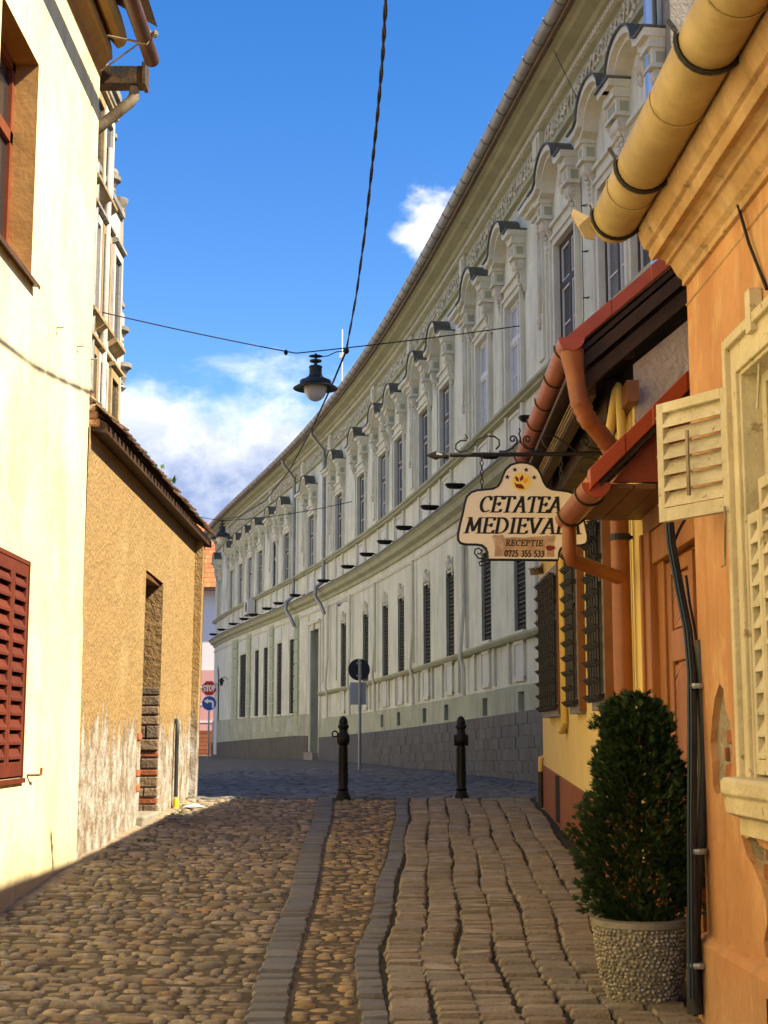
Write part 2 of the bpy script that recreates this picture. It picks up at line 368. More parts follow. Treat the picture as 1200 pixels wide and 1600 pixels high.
def wall_mask_mat(name, top, under, z0, amp, sx=5, sz=.9, thr=0.0, toprough=1.0):
    """plaster of colour `top` that has come away below a ragged line near z0, showing `under`"""
    mm = mat(name, top[0], top[1], 42, bump=toprough, bs=45, streak=.12, c3=top[2], c3s=1.4, c3t=(.5, .7), zs=.6)
    nt = mm.node_tree; N = nt.nodes; L = nt.links; b = N['Principled BSDF']
    col = b.inputs['Base Color'].links[0].from_socket
    geo = N.new('ShaderNodeNewGeometry'); sp = N.new('ShaderNodeSeparateXYZ'); L.new(geo.outputs['Position'], sp.inputs[0])
    def nz(scale, z, off, d=6):
        mp = N.new('ShaderNodeMapping'); mp.inputs['Scale'].default_value = (1, 1, z); mp.inputs['Location'].default_value = (0, off, 0)
        L.new(geo.outputs['Position'], mp.inputs['Vector']); n = N.new('ShaderNodeTexNoise'); n.inputs['Scale'].default_value = scale
        n.inputs['Detail'].default_value = d; n.inputs['Roughness'].default_value = .62; L.new(mp.outputs[0], n.inputs['Vector']); return n.outputs['Fac']
    def mt(op, a, b2):
        n = N.new('ShaderNodeMath'); n.operation = op
        for i, q in enumerate((a, b2)):
            if isinstance(q, (int, float)): n.inputs[i].default_value = q
            else: L.new(q, n.inputs[i])
        return n.outputs[0]
    h = mt('ADD', mt('SUBTRACT', z0, sp.outputs['Z']), mt('MULTIPLY', mt('SUBTRACT', nz(sx, sz / sx, 4.2), .5), amp))
    mr = N.new('ShaderNodeMapRange'); L.new(h, mr.inputs[0]); mr.inputs[1].default_value = -.012; mr.inputs[2].default_value = .012
    mask = mr.outputs[0]
    cr = N.new('ShaderNodeValToRGB'); L.new(nz(6, .75, 1.1, 9), cr.inputs[0]); e = cr.color_ramp.elements
    e[0].position = .38; e[0].color = (*under[0], 1); e[1].position = .52; e[1].color = (*under[1], 1)
    q = e.new(.60); q.color = (*under[2], 1)
    mx = N.new('ShaderNodeMix'); mx.data_type = 'RGBA'; L.new(mask, mx.inputs[0]); L.new(col, mx.inputs[6]); L.new(cr.outputs[0], mx.inputs[7])
    L.new(mx.outputs[2], b.inputs['Base Color'])
    old = [n for n in N if n.type == 'BUMP'][0]
    bp = N.new('ShaderNodeBump'); bp.inputs['Strength'].default_value = 1; bp.inputs['Distance'].default_value = .03
    L.new(mt('ADD', mt('MULTIPLY', mask, -1.0), mt('MULTIPLY', mt('MULTIPLY', nz(12, .5, .3, 8), 1.3), mask)), bp.inputs['Height'])
    L.new(old.outputs[0], bp.inputs['Normal']); L.new(bp.outputs[0], b.inputs['Normal'])
    return mm
OCHRE = wall_mask_mat('ochre pebbledash', ((.36, .245, .11), (.305, .195, .082), (.39, .275, .135)), ((.24, .17, .11), (.40, .36, .31), (.50, .48, .45)), .05, 1.7, 7, .9, toprough=1.6)

# ------------------------------------------------------------------ ground and paving
def strip_x(Y, pts):
    for (y0, x0), (y1, x1) in zip(pts, pts[1:]):
        if Y <= y1: break
    t = (Y - y0) / (y1 - y0); return x0 + (x1 - x0) * t
def wob(y, k): return .008 * math.sin(y * 1.7 + k * 2.1) + .004 * math.sin(y * 4.1 + k)
KERB_A = [(0, -.47), (6.74, -.54), (12, -.60), (18.1, -.69)]
KERB_B = [(0, -.02), (5, .0), (6.7, -.045), (8.57, -.085), (10.4, 0), (14.4, .15), (18.1, .24)]
def ka(y): return strip_x(y, KERB_A) + .012 * math.sin(y * 1.3)
def kb(y): return strip_x(y, KERB_B) + .012 * math.sin(y * 2.1)
def sheet(name, xs, ys, dz, m, label=None, parent=None, kind='structure'):
    mb = MB(); k = len(xs)
    for y in ys:
        for x in xs: mb.v.append((x, y, G(x, y) + dz))
    mb.f = [(j * k + i, j * k + i + 1, (j + 1) * k + i + 1, (j + 1) * k + i) for j in range(len(ys) - 1) for i in range(k - 1)]
    return mb.build(name, m, parent, label=label, kind=kind)
ys_far = [-400, -100, -30, -8, 0, 4, 8, 12, 15, 17, 17.4, 17.8, 18.2, 18.6, 19, 24, 32, 45, 60, 75, 95, 140, 300, 900]
sheet('ground', [-700, -200, -60, -20, -6, 0, 6, 20, 60, 200, 700], ys_far, -.012, GROUND, 'brown earth and street ground running out to the horizon')
LANEBED = mat('sandy lane bed', (.13, .098, .06), (.085, .064, .04), 4, bump=1.6, bs=30, c3=(.26, .19, .115), c3s=9)
YL = [-6 + .5 * i for i in range(46)] + [17.2, 17.5, 17.8, 18.0]
lane = sheet('cobbled_lane', [-2.75, -2, -1.2, -.45, .1, .7, 1.3, 2.1], YL, .010, LANEBED, 'earth bed of the cobbled lane climbing between the houses')

def stone_mesh(name, m, seed, p=2.6, n=10, hi=(.35, .85), flat=False):
    rr = random.Random(seed); mb = MB(); rs = []
    for i in range(n):
        a = 2 * math.pi * i / n + (math.pi / n if flat else 0)
        c, s_ = abs(math.cos(a)), abs(math.sin(a))
        rs.append((1 / (c ** p + s_ ** p) ** (1 / p)) * rr.uniform(.9 if not flat else .96, 1.04))
    tx, ty = rr.uniform(-.12, .12), rr.uniform(-.12, .12)
    rings = [(1, -.6), (.99, hi[0]), (.80, hi[1])] if not flat else [(1, -.6), (1.0, .40), (.88, .84)]
    for k, z in rings:
        for i in range(n):
            a = 2 * math.pi * i / n + (math.pi / n if flat else 0)
            mb.v.append((rs[i] * k * math.cos(a), rs[i] * k * math.sin(a), z + (tx * math.cos(a) + ty * math.sin(a)) * (z > 0)))
    mb.v.append((tx * .3, ty * .3, 1.0))
    t = len(mb.v) - 1
    for j in range(2):
        mb.f += [(j * n + i, j * n + (i + 1) % n, (j + 1) * n + (i + 1) % n, (j + 1) * n + i) for i in range(n)]
    mb.f += [(2 * n + i, 2 * n + (i + 1) % n, t) for i in range(n)]
    return mb.mesh(name, m, sm=True if not flat else 38)
def lay(parent, name, meshes, spots, kind_name, m, keep=300):
    """spots: (x, y, z, sx, sy, sz, rz); the `keep` nearest in view are single objects, the others one mass"""
    vis = sorted([s for s in spots if s[1] > 6.55], key=lambda s: s[1] - .3 * s[3])
    single = vis[:keep]; ids = set(map(id, single)); rest = [s for s in spots if id(s) not in ids]
    for i, s in enumerate(single):
        M = Matrix.Translation(s[:3]) @ Matrix.Rotation(s[6], 4, 'Z') @ Matrix.Rotation(R.uniform(-.06, .06), 4, 'X') @ Matrix.Diagonal((s[3], s[4], s[5], 1))
        obj(name, meshes[R.randrange(len(meshes))], parent, M=M)
    if rest:
        mb = MB(); data = [([tuple(v.co) for v in me.vertices], [tuple(p.vertices) for p in me.polygons]) for me in meshes]
        for s in rest:
            M = Matrix.Translation(s[:3]) @ Matrix.Rotation(s[6], 4, 'Z') @ Matrix.Rotation(R.uniform(-.06, .06), 4, 'X') @ Matrix.Diagonal((s[3], s[4], s[5], 1))
            mb.add(*data[R.randrange(len(data))], M)
        mb.build(kind_name, m, parent, sm=True if 'cobble' in name else 38, kind='stuff')
cob = [stone_mesh('cobblestone', COBB, 100 + i) for i in range(12)]
spots = []
y = 5.0
while y < 17.95:
    rowh = R.choice((.065, .08, .095, .11, .135))
    x = -2.5 + R.uniform(0, .1); xe = ka(y) - .10
    while x < xe - .05:
        w = min(R.choice((.06, .08, .10, .12, .15, .19)) * R.uniform(.85, 1.15), xe - x + .02)
        d = rowh * R.uniform(.8, 1.12)
        yy = y + R.uniform(-.022, .022) + .03 * math.sin(x * 3 + y)
        if w > .05:
            if R.random() < .12:   # two small ones in place of one
                for q in (-.25, .25):
                    spots.append((x + w / 2, yy + q * d, G(x, yy) + R.uniform(-.012, -.002), w * .46, d * .26, R.uniform(.018, .030), R.uniform(-.2, .2)))
            else:
                spots.append((x + w / 2, yy, G(x, yy) + R.uniform(-.014, .0), w * R.uniform(.46, .54), d * R.uniform(.46, .56), R.uniform(.020, .038), R.uniform(-.22, .22)))
        x += w
    y += rowh * .94
lay(lane, 'cobblestone', cob, spots, 'far_cobblestones', COBB)
strip = sheet('cobbled_strip', [-.62, -.3, .1], YL, .014, LANEBED, 'earth bed of the narrow strip of small ochre cobbles between two kerb lines')
# the strip's bed follows the kerbs
for v in strip.data.vertices:
    yy = v.co.y; t = {0: 0, 1: .5, 2: 1}[v.index % 3]
    v.co.x = (ka(yy) + .07) * (1 - t) + (kb(yy) - .05) * t
cobm = [stone_mesh('cobblestone', COBM, 300 + i, 2.8) for i in range(10)]
spots = []; y = 5.0
while y < 17.95:
    rowh = R.uniform(.065, .10); x = ka(y) + .11; xe = kb(y) - .08
    while x < xe - .03:
        w = min(R.uniform(.06, .13), xe - x + .01); d = rowh * R.uniform(.8, 1.1); yy = y + R.uniform(-.015, .015)
        if R.random() > .06 and w > .035: spots.append((x + w / 2, yy, G(x, yy) + R.uniform(-.012, .003), w * .5, d * .53, R.uniform(.018, .034), R.uniform(-.3, .3)))
        x += w
    y += rowh * .96
lay(strip, 'small_cobblestone', cobm, spots, 'far_small_cobblestones', COBM)
# two lines of kerb stones
kst = [stone_mesh('kerb_stone', KERB, 500 + i, 9, 12, flat=True) for i in range(6)]
for fn, w, nm, lb in ((ka, .188, 'kerb_line', 'wide line of blue grey kerb stones between river cobbles and small cobbles'),
                      (kb, .132, 'kerb_line', 'narrow wavy line of grey kerb stones beside the sett columns')):
    root = MB()
    for yy in YL: root.v += [(fn(yy) - w * .45, yy, G(0, yy) + .016), (fn(yy) + w * .45, yy, G(0, yy) + .016)]
    root.f = [(2 * i, 2 * i + 1, 2 * i + 3, 2 * i + 2) for i in range(len(YL) - 1)]
    ro = root.build(nm, DIRT, label=lb, kind='structure')
    sp = []; y = 4.6
    while y < 17.95:
        l = R.uniform(.13, .24)
        a = math.atan2(-(fn(y + .2) - fn(y)), .2)
        sp.append((fn(y + l / 2) + R.uniform(-.006, .006), y + l / 2, G(0, y + l / 2) + R.uniform(-.002, .008), w * R.uniform(.50, .54), l * .47, .034, a + R.uniform(-.04, .04)))
        y += l
    lay(ro, 'kerb_stone', kst, sp, 'hidden_kerb_stones', KERB)
# columns of setts
pav = MB()
for yy in YL: pav.v += [(kb(yy) + .06, yy, G(0, yy) + .014), (1.62 + .01 * yy, yy, G(0, yy) + .014)]
pav.f = [(2 * i, 2 * i + 1, 2 * i + 3, 2 * i + 2) for i in range(len(YL) - 1)]
pav = pav.build('sett_pavement', MOSS, label='mossy bed under the columns of worn setts beside the yellow house', kind='structure')
stt = [stone_mesh('sett', SETT, 700 + i, 7, 12, flat=True) for i in range(8)]
spots = []
for k in range(8):
    y = 4.6 + R.uniform(0, .15)
    while y < 17.98:
        l = R.uniform(.11, .165)
        yc = y + l / 2
        wcol = .196 + .006 * math.sin(yc * .9 + k)
        cx = kb(yc) + .085 + .0 + (k + .5) * .203 + wob(yc, k) + .012 * math.sin(yc * .8)
        lim = 1.40 + .018 * yc
        if cx + .07 < lim:
            spots.append((cx + R.uniform(-.008, .008), yc, G(cx, yc) + R.uniform(-.004, .008), wcol * R.uniform(.495, .52), l * R.uniform(.44, .46), R.uniform(.038, .052), R.uniform(-.05, .05)))
        y += l
lay(pav, 'sett', stt, spots, 'far_setts', SETT)
# dusty, dirt-filled margins along the house walls
def margin(name, fn0, fn1, lb, h=.05):
    mb = MB(); ys = [4 + .2 * i for i in range(71)]
    for yy in ys:
        a, b = fn0(yy), fn1(yy)
        for t in (0, .25, .5, .75, 1):
            x = a + (b - a) * t
            mb.v.append((x, yy, G(x, yy) - .006 + h * (1 - t) ** 1.5 * (.6 + .7 * noise.noise(Vector((x * 3, yy * 2.2, 1.3)))) + .012 * noise.noise(Vector((x * 9, yy * 9, 0)))))
    mb.f = [(j * 5 + i, j * 5 + i + 1, (j + 1) * 5 + i + 1, (j + 1) * 5 + i) for j in range(len(ys) - 1) for i in range(4)]
    mb.build(name, DUST, sm=True, label=lb, kind='structure')
margin('dirt_verge', lambda y: -2.56 + .012 * max(0, y - 12.3), lambda y: -2.30 + .06 * math.sin(y * 2.3) + .15 * smooth(12.5, 14.5, y) + .012 * max(0, y - 12.3), 'dusty grey dirt verge along the foot of the cream and ochre houses', .07)
margin('dirt_verge', lambda y: 1.50 + .022 * y, lambda y: 1.17 + .032 * y + .04 * math.sin(y * 2.9), 'dusty sandy verge along the foot of the yellow house', .06)
# upper street beyond the bollards
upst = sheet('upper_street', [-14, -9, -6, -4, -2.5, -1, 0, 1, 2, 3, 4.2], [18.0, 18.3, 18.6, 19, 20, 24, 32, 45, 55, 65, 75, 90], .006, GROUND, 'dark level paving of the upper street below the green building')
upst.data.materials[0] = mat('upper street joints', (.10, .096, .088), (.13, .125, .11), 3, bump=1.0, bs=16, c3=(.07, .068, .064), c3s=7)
fst = [stone_mesh('sett', FARSET, 900 + i, 6, 8, flat=True) for i in range(6)]
spots = []; y = 18.08
while y < 34:
    h = R.uniform(.14, .19); x = -3.6 + R.uniform(0, .2)
    while x < 3.0 - .1 * (y - 18):
        w = R.uniform(.14, .26)
        spots.append((x + w / 2, y + R.uniform(-.02, .02) + .1 * math.sin(x * .8), G(x, y) + .004 + R.uniform(0, .016), w * .47, h * .46, .022, R.uniform(-.12, .12)))
        x += w
    y += h
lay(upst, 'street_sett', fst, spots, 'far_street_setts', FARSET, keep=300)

# ------------------------------------------------------------------ the long curved green building
_P = (0.68167501, 0.24097931, -1.87425429, -5.8915326, -1.07580264)
def fx(y):
    u = (y - 45) / 27; r = 0
    for c in _P: r = r * u + c
    return r
CP = []; _y = 17.3
while _y <= 75.6: CP.append((fx(_y), _y)); _y += .1
CS = [0.0]
for (a, b), (c, d) in zip(CP, CP[1:]): CS.append(CS[-1] + math.hypot(c - a, d - b))
SL = CS[-1]
def cpt(s, out=0., z=0.):
    s = max(0, min(SL - 1e-6, s)); lo, hi = 0, len(CS) - 1
    while hi - lo > 1:
        mi = (lo + hi) // 2
        if CS[mi] <= s: lo = mi
        else: hi = mi
    t = (s - CS[lo]) / (CS[hi] - CS[lo]); a, b = CP[lo], CP[hi]
    T = Vector((b[0] - a[0], b[1] - a[1], 0)).normalized()
    Nn = Vector((-T.y, T.x, 0))
    return Vector((a[0] + (b[0] - a[0]) * t, a[1] + (b[1] - a[1]) * t, z)) + Nn * out
def cmat(s, z=0., out=0.):
    p = cpt(s, out, z); q = cpt(s + .05) - cpt(s - .05); q.normalize()
    n = Vector((-q.y, q.x, 0))
    return Matrix(((q.x, n.x, 0, p.x), (q.y, n.y, 0, p.y), (0, 0, 1, p.z), (0, 0, 0, 1)))
def s_at(px, out=0., z=3.):
    lo, hi = 0., SL
    for _ in range(40):
        mi = (lo + hi) / 2
        if pxof(cpt(mi, out, z)) > px: lo = mi
        else: hi = mi
    return lo
def sweep(prof, s0, s1, ds=.5, closed=True, mb=None, caps=True):
    mb = mb or MB(); n = max(1, int((s1 - s0) / ds)); k = len(prof); vs = []
    for i in range(n + 1):
        s = s0 + (s1 - s0) * i / n
        vs += [cpt(s, *(q(s) if callable(q) else q)) for q in prof]
    fs = [(i * k + j, i * k + (j + 1) % k, (i + 1) * k + (j + 1) % k, (i + 1) * k + j) for i in range(n) for j in range(k if closed else k - 1)]
    if caps and closed: fs += [tuple(range(k))[::-1], tuple(range(n * k, (n + 1) * k))]
    mb.add(vs, fs); return mb
gb = thing('green_building', 'long two-storey pale green building curving along the upper street with ornate window hoods', 'building', cpt(SL / 2, 0, -.77))
WZ0, WZ1, WW = 5.84, 7.68, 1.2
up_px = [1034, 978, 901, 816, 766, 706, 672, 632, 606, 572, 537, 493, 454, 434, 412, 396, 381, 366, 346]
up_s = [s_at(p, 0, WZ1) + WW / 2 for p in up_px]
lo_px = [822, 768, 710, 673, 632, 607, 576, 541]
lo_s = [s_at(p, 0, 2.6) + .45 for p in lo_px]
big_px = [(460, .95), (440, .95), (418, .9), (404, .9), (384, 1.6)]
big_s = [(s_at(p, 0, 2.2) + w / 2, w) for p, w in big_px]
door_s = s_at(500, 0, 2) + .8
pil_px = [850, 729, 645, 586, 518, 475, 424, 356]
pil_s = [s_at(p, 0.1, 7.4) + .28 for p in pil_px]
opens = [(s - WW / 2, s + WW / 2, WZ0, WZ1) for s in up_s]
opens += [(s - .42, s + .42, 1.78 - .006 * cpt(s).y * (1 if cpt(s).y > 30 else 0), 3.48) for s in lo_s]
opens += [(s - w / 2, s + w / 2, .82, 3.55) for s, w in big_s]
opens += [(door_s - .75, door_s + .75, -.55, 3.6)]
vents = []
for s in [up_s[2] + .0, up_s[3] - .3, up_s[4], up_s[5], up_s[6], up_s[7], up_s[8], up_s[9]]:
    y = cpt(s).y; z0 = .42 - .012 * (y - 24) if y < 45 else .1
    vents.append((s - .22, s + .22, z0, z0 + .34)); opens.append(vents[-1])
sb = sorted(set([round(i * .8, 4) for i in range(int(SL / .8) + 1)] + [SL] + [round(v, 4) for o in opens for v in o[:2]]))
zb = sorted(set([-1.6, 0, 4.6, 10.25] + [round(v, 4) for o in opens for v in o[2:]]))
wall = MB(); k = len(zb)
wall.v = [tuple(cpt(s, 0, z)) for s in sb for z in zb]
for i in range(len(sb) - 1):
    sc = (sb[i] + sb[i + 1]) / 2; act = [o for o in opens if o[0] < sc < o[1]]
    for j in range(k - 1):
        zc = (zb[j] + zb[j + 1]) / 2
        if any(o[2] < zc < o[3] for o in act): continue
        wall.f.append((i * k + j, i * k + j + 1, (i + 1) * k + j + 1, (i + 1) * k + j))
wall.build('wall', GREENW, gb)
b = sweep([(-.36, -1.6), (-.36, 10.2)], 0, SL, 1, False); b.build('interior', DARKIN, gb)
# body behind the street wall: end walls, back wall and the tiled roof
b = MB(); pts = [(s, o) for s in [0, SL * .25, SL * .5, SL * .75, SL - .01] for o in (0, -8)]
ends = [cpt(0), cpt(SL - .01)]
n_ = 24
for i in range(n_ + 1):
    s = SL * i / n_
    b.v += [tuple(cpt(s, -.4, -1.6)), tuple(cpt(s, -8, -1.6)), tuple(cpt(s, -8, 10.2)), tuple(cpt(s, -.4, 10.2))]
b.f = [(i * 4 + 1, i * 4 + 5, i * 4 + 6, i * 4 + 2) for i in range(n_)] + [(0, 1, 2, 3), (n_ * 4, n_ * 4 + 1, n_ * 4 + 2, n_ * 4 + 3)]
b.build('rear_wall', GREENW, gb)
sweep([(.62, 10.16), (-4, 12.4), (-8.6, 10.0), (-8.6, 9.9), (-4, 12.25), (.62, 10.08)], 0, SL, 1.5).build('roof', TILER, gb)
# cornice
sweep([(0, 9.34), (.05, 9.34), (.05, 9.80), (.11, 9.82), (.11, 9.94), (.20, 9.97), (.24, 10.02), (.42, 10.05), (.46, 10.10), (.56, 10.13), (.56, 10.16), (0, 10.2)], .02, SL, .4).build('cornice', OLIVE, gb, sm=30)
sweep([(0, 9.30), (.09, 9.30), (.09, 9.345), (.06, 9.37), (0, 9.37)], .02, SL, .4).build('frieze_moulding', OLIVE, gb)
b = MB(); s = .1
while s < SL - .2:
    b.box(-.035, .035, .10, .165, 9.835, 9.925, cmat(s)); s += .115
b.build('dentils', TRIM, gb, kind='stuff')
b = MB(); s = .2; RF = random.Random(3)
while s < SL - .3:
    if all(abs(s - p) > .3 for p in pil_s):
        M = cmat(s, 9.57, .05); w = .10 + .05 * math.sin(s * 9)
        for q in range(4):
            b.ball((RF.uniform(-.10, .10), .012, RF.uniform(-.15, .15)), RF.uniform(.025, .06), .035, RF.uniform(.025, .055), 6, 4, M)
        b.tube([(-.11, .02, .05 * math.sin(s * 5)), (-.03, .035, .10), (.05, .03, .02), (.11, .02, -.09)], .016, 4, M=M)
    s += .2
b.build('frieze_relief', ORNA, gb, sm=True, kind='stuff')
for s in pil_s:
    b = MB(); b.box(-.2, .2, 0, .13, 9.30, 9.80, cmat(s)); b.box(-.13, .13, .12, .16, 9.40, 9.72, cmat(s)); b.build('frieze_block', TRIM, gb)
# gutter with its brackets
b = MB(); gp = [(.68 + .105 * math.cos(a), 10.24 + .105 * math.sin(a)) for a in [math.pi * (1 + i / 8) for i in range(9)]]
gp += [(.68 + .09 * math.cos(a), 10.24 + .09 * math.sin(a)) for a in [math.pi * (2 - i / 8) for i in range(9)]]
sweep(gp, 0, SL, .5, mb=b)
gut = b.build('gutter', GREYGUT, gb, sm=50)
b = MB(); s = .3
while s < SL:
    M = cmat(s); b.tube([(0, .68 + .112 * math.cos(a), 10.24 + .112 * math.sin(a)) for a in [math.pi * (1 + i / 7) for i in range(8)]], .011, 5, M=M)
    s += .62
b.build('gutter_brackets', ZINC, gut, kind='stuff')
# sill course, belt course, lower band, base courses
sweep([(0, 5.66), (.10, 5.68), (.10, 5.72), (.16, 5.75), (.16, 5.80), (0, 5.83)], 0, SL, .5).build('sill_course', OLIVE, gb, sm=25)
sweep([(0, 4.46), (.06, 4.46), (.08, 4.56), (.20, 4.62), (.24, 4.72), (.30, 4.76), (.30, 4.80), (.06, 4.90), (0, 4.9)], 0, SL, .5).build('belt_course', OLIVE, gb, sm=25)
sweep([(.29, 4.805), (.315, 4.80), (.315, 4.775), (.325, 4.775), (.325, 4.815), (.04, 4.915), (.04, 4.905)], 0, SL, .5).build('belt_flashing', LEADC, gb)
sweep([(0, 4.20), (.03, 4.20), (.05, 4.25), (.03, 4.29), (0, 4.29)], 0, SL, .5).build('string_course', TRIM, gb)
s_door0, s_door1 = door_s - 1.0, door_s + 1.0
zb_l = lambda s: (1.72 - .012 * max(0, cpt(s).y - 26)) if True else 0
sweep([lambda s: (0, zb_l(s) - .12), lambda s: (.09, zb_l(s) - .10), lambda s: (.13, zb_l(s) - .04), lambda s: (.13, zb_l(s)), lambda s: (0, zb_l(s) + .03)], 3, s_door0, .5).build('lower_band', OLIVE, gb, sm=25)
zgd = lambda s: .84 - .012 * max(0, cpt(s).y - 26)
zpl = lambda s: .42 - .0185 * min(26, max(0, cpt(s).y - 24)) - (.016 * max(0, cpt(s).y - 54))
def base_strip(name, m, s0, s1, o, zlo, zhi, holes=()):
    cuts = sorted(set([s0, s1] + [v for h in holes for v in h[:2] if s0 < v < s1])); b = MB()
    for a, c in zip(cuts, cuts[1:]):
        mid = (a + c) / 2; hs = [h for h in holes if h[0] < mid < h[1]]
        if not hs: sweep([lambda s: (0, zlo(s)), lambda s: (o, zlo(s)), lambda s: (o, zhi(s)), lambda s: (0, zhi(s) + .02)], a, c, .5, mb=b)
        else:
            h = hs[0]
            if zhi(mid) > h[3] + .01: sweep([(0, h[3]), (o, h[3]), lambda s: (o, zhi(s)), lambda s: (0, zhi(s) + .02)], a, c, .5, mb=b)
            if h[2] > zlo(mid) + .01: sweep([lambda s: (0, zlo(s)), lambda s: (o, zlo(s)), (o, h[2]), (0, h[2])], a, c, .5, mb=b)
    return b.build(name, m, gb)
base_strip('base_course', GREEND, 3, s_door0 + .2, .05, lambda s: -1.4, zgd, vents)
base_strip('base_course', GREEND, s_door1 - .2, SL, .05, lambda s: -1.5, lambda s: .74, ())
# tiled black plinth: a bedding slab, then tiles one by one on the stretch that shows them
pl = base_strip('plinth', TILEBLK, 3, s_door0, .075, lambda s: -1.5, zpl)
base_strip('plinth', mat('brown stone plinth', (.13, .115, .09), (.10, .09, .07), 2, bump=.5, bs=12, streak=.2), s_door1, SL, .085, lambda s: -1.6, lambda s: .0 - .017 * max(0, cpt(s).y - 54))
tm = {}
for r_ in range(6):
    s = 5 + (.22 if r_ % 2 else 0)
    while s < 24:
        w = .44; zt = zpl(s + w / 2) - .012 - r_ * .2
        if zt - .19 > -.80 - .1:
            M = cmat(s + w / 2, zt - .19, .076)
            key = R.randrange(3)
            if key not in tm:
                q = MB(); q.box(-.215, .215, 0, .012 + .003 * key, 0, .192); tm[key] = q.mesh('tile', TILEBLK)
            obj('tile', tm[key], pl, M=M)
        s += w
# ---- upper windows
def arch_poly(h=0, n=14):
    """underside line of the hood: flat shoulders, ogee, round middle"""
    pts = [(-.94, 0), (-.64, 0)]
    for i in range(n + 1):
        a = math.pi * (1 - i / n); pts.append((.51 * math.cos(a), .06 + .37 * math.sin(a)))
    pts += [(.64, 0), (.94, 0)]
    return pts
ap = arch_poly()
Z1 = WZ1 - WZ0
def offs(p, d): return [(x * (1 + d * .15), z + d) for x, z in p]
fY = lambda u, v, a: (u, a, v)
def up_window(panem, framem):
    hz = Z1 + .78
    hood = MB(); lo = [(x, z + hz) for x, z in ap]; hi = [(x * 1.03, z + hz + .13) for x, z in ap]
    hood.prism(lo + hi[::-1], .0, .26, fY)
    lo2 = [(x * 1.03, z + hz + .07) for x, z in ap]; hi2 = [(x * 1.06, z + hz + .16) for x, z in ap]
    hood.prism(lo2 + hi2[::-1], .0, .34, fY)
    cap = MB(); c0 = [(x * 1.07, z + hz + .163) for x, z in ap]; c1 = [(x * 1.08, z + hz + .19) for x, z in ap]
    cap.prism(c0 + c1[::-1], -.01, .375, fY)
    tym = MB(); tym.prism([(-.6, Z1 + .30), (.6, Z1 + .30), (.6, hz)] + [(x, z + hz) for x, z in ap[3:-3]][::-1] + [(-.6, hz)], 0, .035, fY)
    mask_ = MB(); mask_.ball((0, .06, hz + .12), .09, .07, .13, 8, 6); mask_.ball((0, .11, hz + .10), .025, .03, .04, 6, 4)
    mask_.ball((0, .06, hz + .25), .12, .06, .06, 8, 4); mask_.ball((0, .05, hz - .06), .06, .05, .10, 6, 4)
    for sx in (-1, 1): mask_.ball((sx * .12, .05, hz + .08), .05, .04, .11, 6, 4)
    ent = MB(); ent.box(-.62, .62, 0, .05, Z1 + .16, Z1 + .30); ent.box(-.66, .66, 0, .10, Z1 + .30, Z1 + .36)
    arc = MB(); wd = .16
    for x0, x1, z0, z1 in ((-.6 - wd, -.6, -.02, Z1), (.6, .6 + wd, -.02, Z1), (-.6 - wd, .6 + wd, Z1, Z1 + .15)):
        arc.box(x0, x1, 0, .05, z0, z1)
    for x0, x1, z0, z1 in ((-.6 - wd, -.6 - wd + .05, -.02, Z1 + .15), (.6 + wd - .05, .6 + wd, -.02, Z1 + .15), (-.6 - wd, .6 + wd, Z1 + .10, Z1 + .153)):
        arc.box(x0 - .002, x1 + .002, 0, .085, z0, z1 + .002)
    cons = []
    for sx in (-1, 1):
        x = sx * .79; b1 = MB(); b1.box(x - .13, x + .13, 0, .22, Z1 + .50, hz - .06); b1.box(x - .155, x + .155, 0, .27, hz - .06, hz + .005)
        b1.box(x - .15, x + .15, 0, .25, Z1 + .46, Z1 + .50)
        q1 = MB(); q1.box(x - .07, x + .07, .22, .226, Z1 + .53, Z1 + .67); q1.box(x - sx * 0 - .134, x + .134, .05, .17, Z1 + .53, Z1 + .67)
        side = [(0, -.12), (.04, -.10), (.06, .0), (.10, .10), (.09, .18), (.14, .27), (.20, .34), (.21, .42), (.17, .46), (0, .46)]
        c1 = MB(); c1.prism([(y, Z1 + z) for y, z in side], x - .10, x + .10, lambda u, v, a: (a, u, v))
        c1.tube([(x - .115, .125, Z1 + .355), (x + .115, .125, Z1 + .355)], .085, 10)
        c1.tube([(x - .13, .125, Z1 + .355), (x + .13, .125, Z1 + .355)], .035, 8)
        for z, y, r in ((.25, .145, .045), (.17, .12, .04), (.10, .11, .035), (.03, .085, .045), (-.05, .07, .045), (-.11, .05, .035), (-.17, .035, .03), (-.22, .025, .018)):
            c1.ball((x, y, Z1 + z), r * 1.1, r, r * 1.1, 6, 4)
        cons.append(('bracket_block', b1.mesh('bracket_block', TRIM), [('inset_panel', q1.mesh('inset_panel', OLIVE), [])]))
        cons.append(('scroll_bracket', c1.mesh('scroll_bracket', ORNA, sm=40), []))
    rev = MB()
    for x0, x1, z0, z1 in ((-.6, -.599, 0, Z1), (.599, .6, 0, Z1), (-.6, .6, Z1 - .001, Z1), (-.6, .6, 0, .001)): rev.box(x0, x1, -.16, .01, z0, z1)
    fr = MB()
    for x0, x1, z0, z1 in ((-.6, -.53, 0, Z1), (.53, .6, 0, Z1), (-.53, .53, 0, .07), (-.53, .53, Z1 - .07, Z1), (-.53, .53, 1.10, 1.20), (-.04, .04, .07, 1.10), (-.04, .04, 1.2, Z1 - .07)):
        fr.box(x0, x1, -.13, -.05, z0, z1)
    sash = MB()
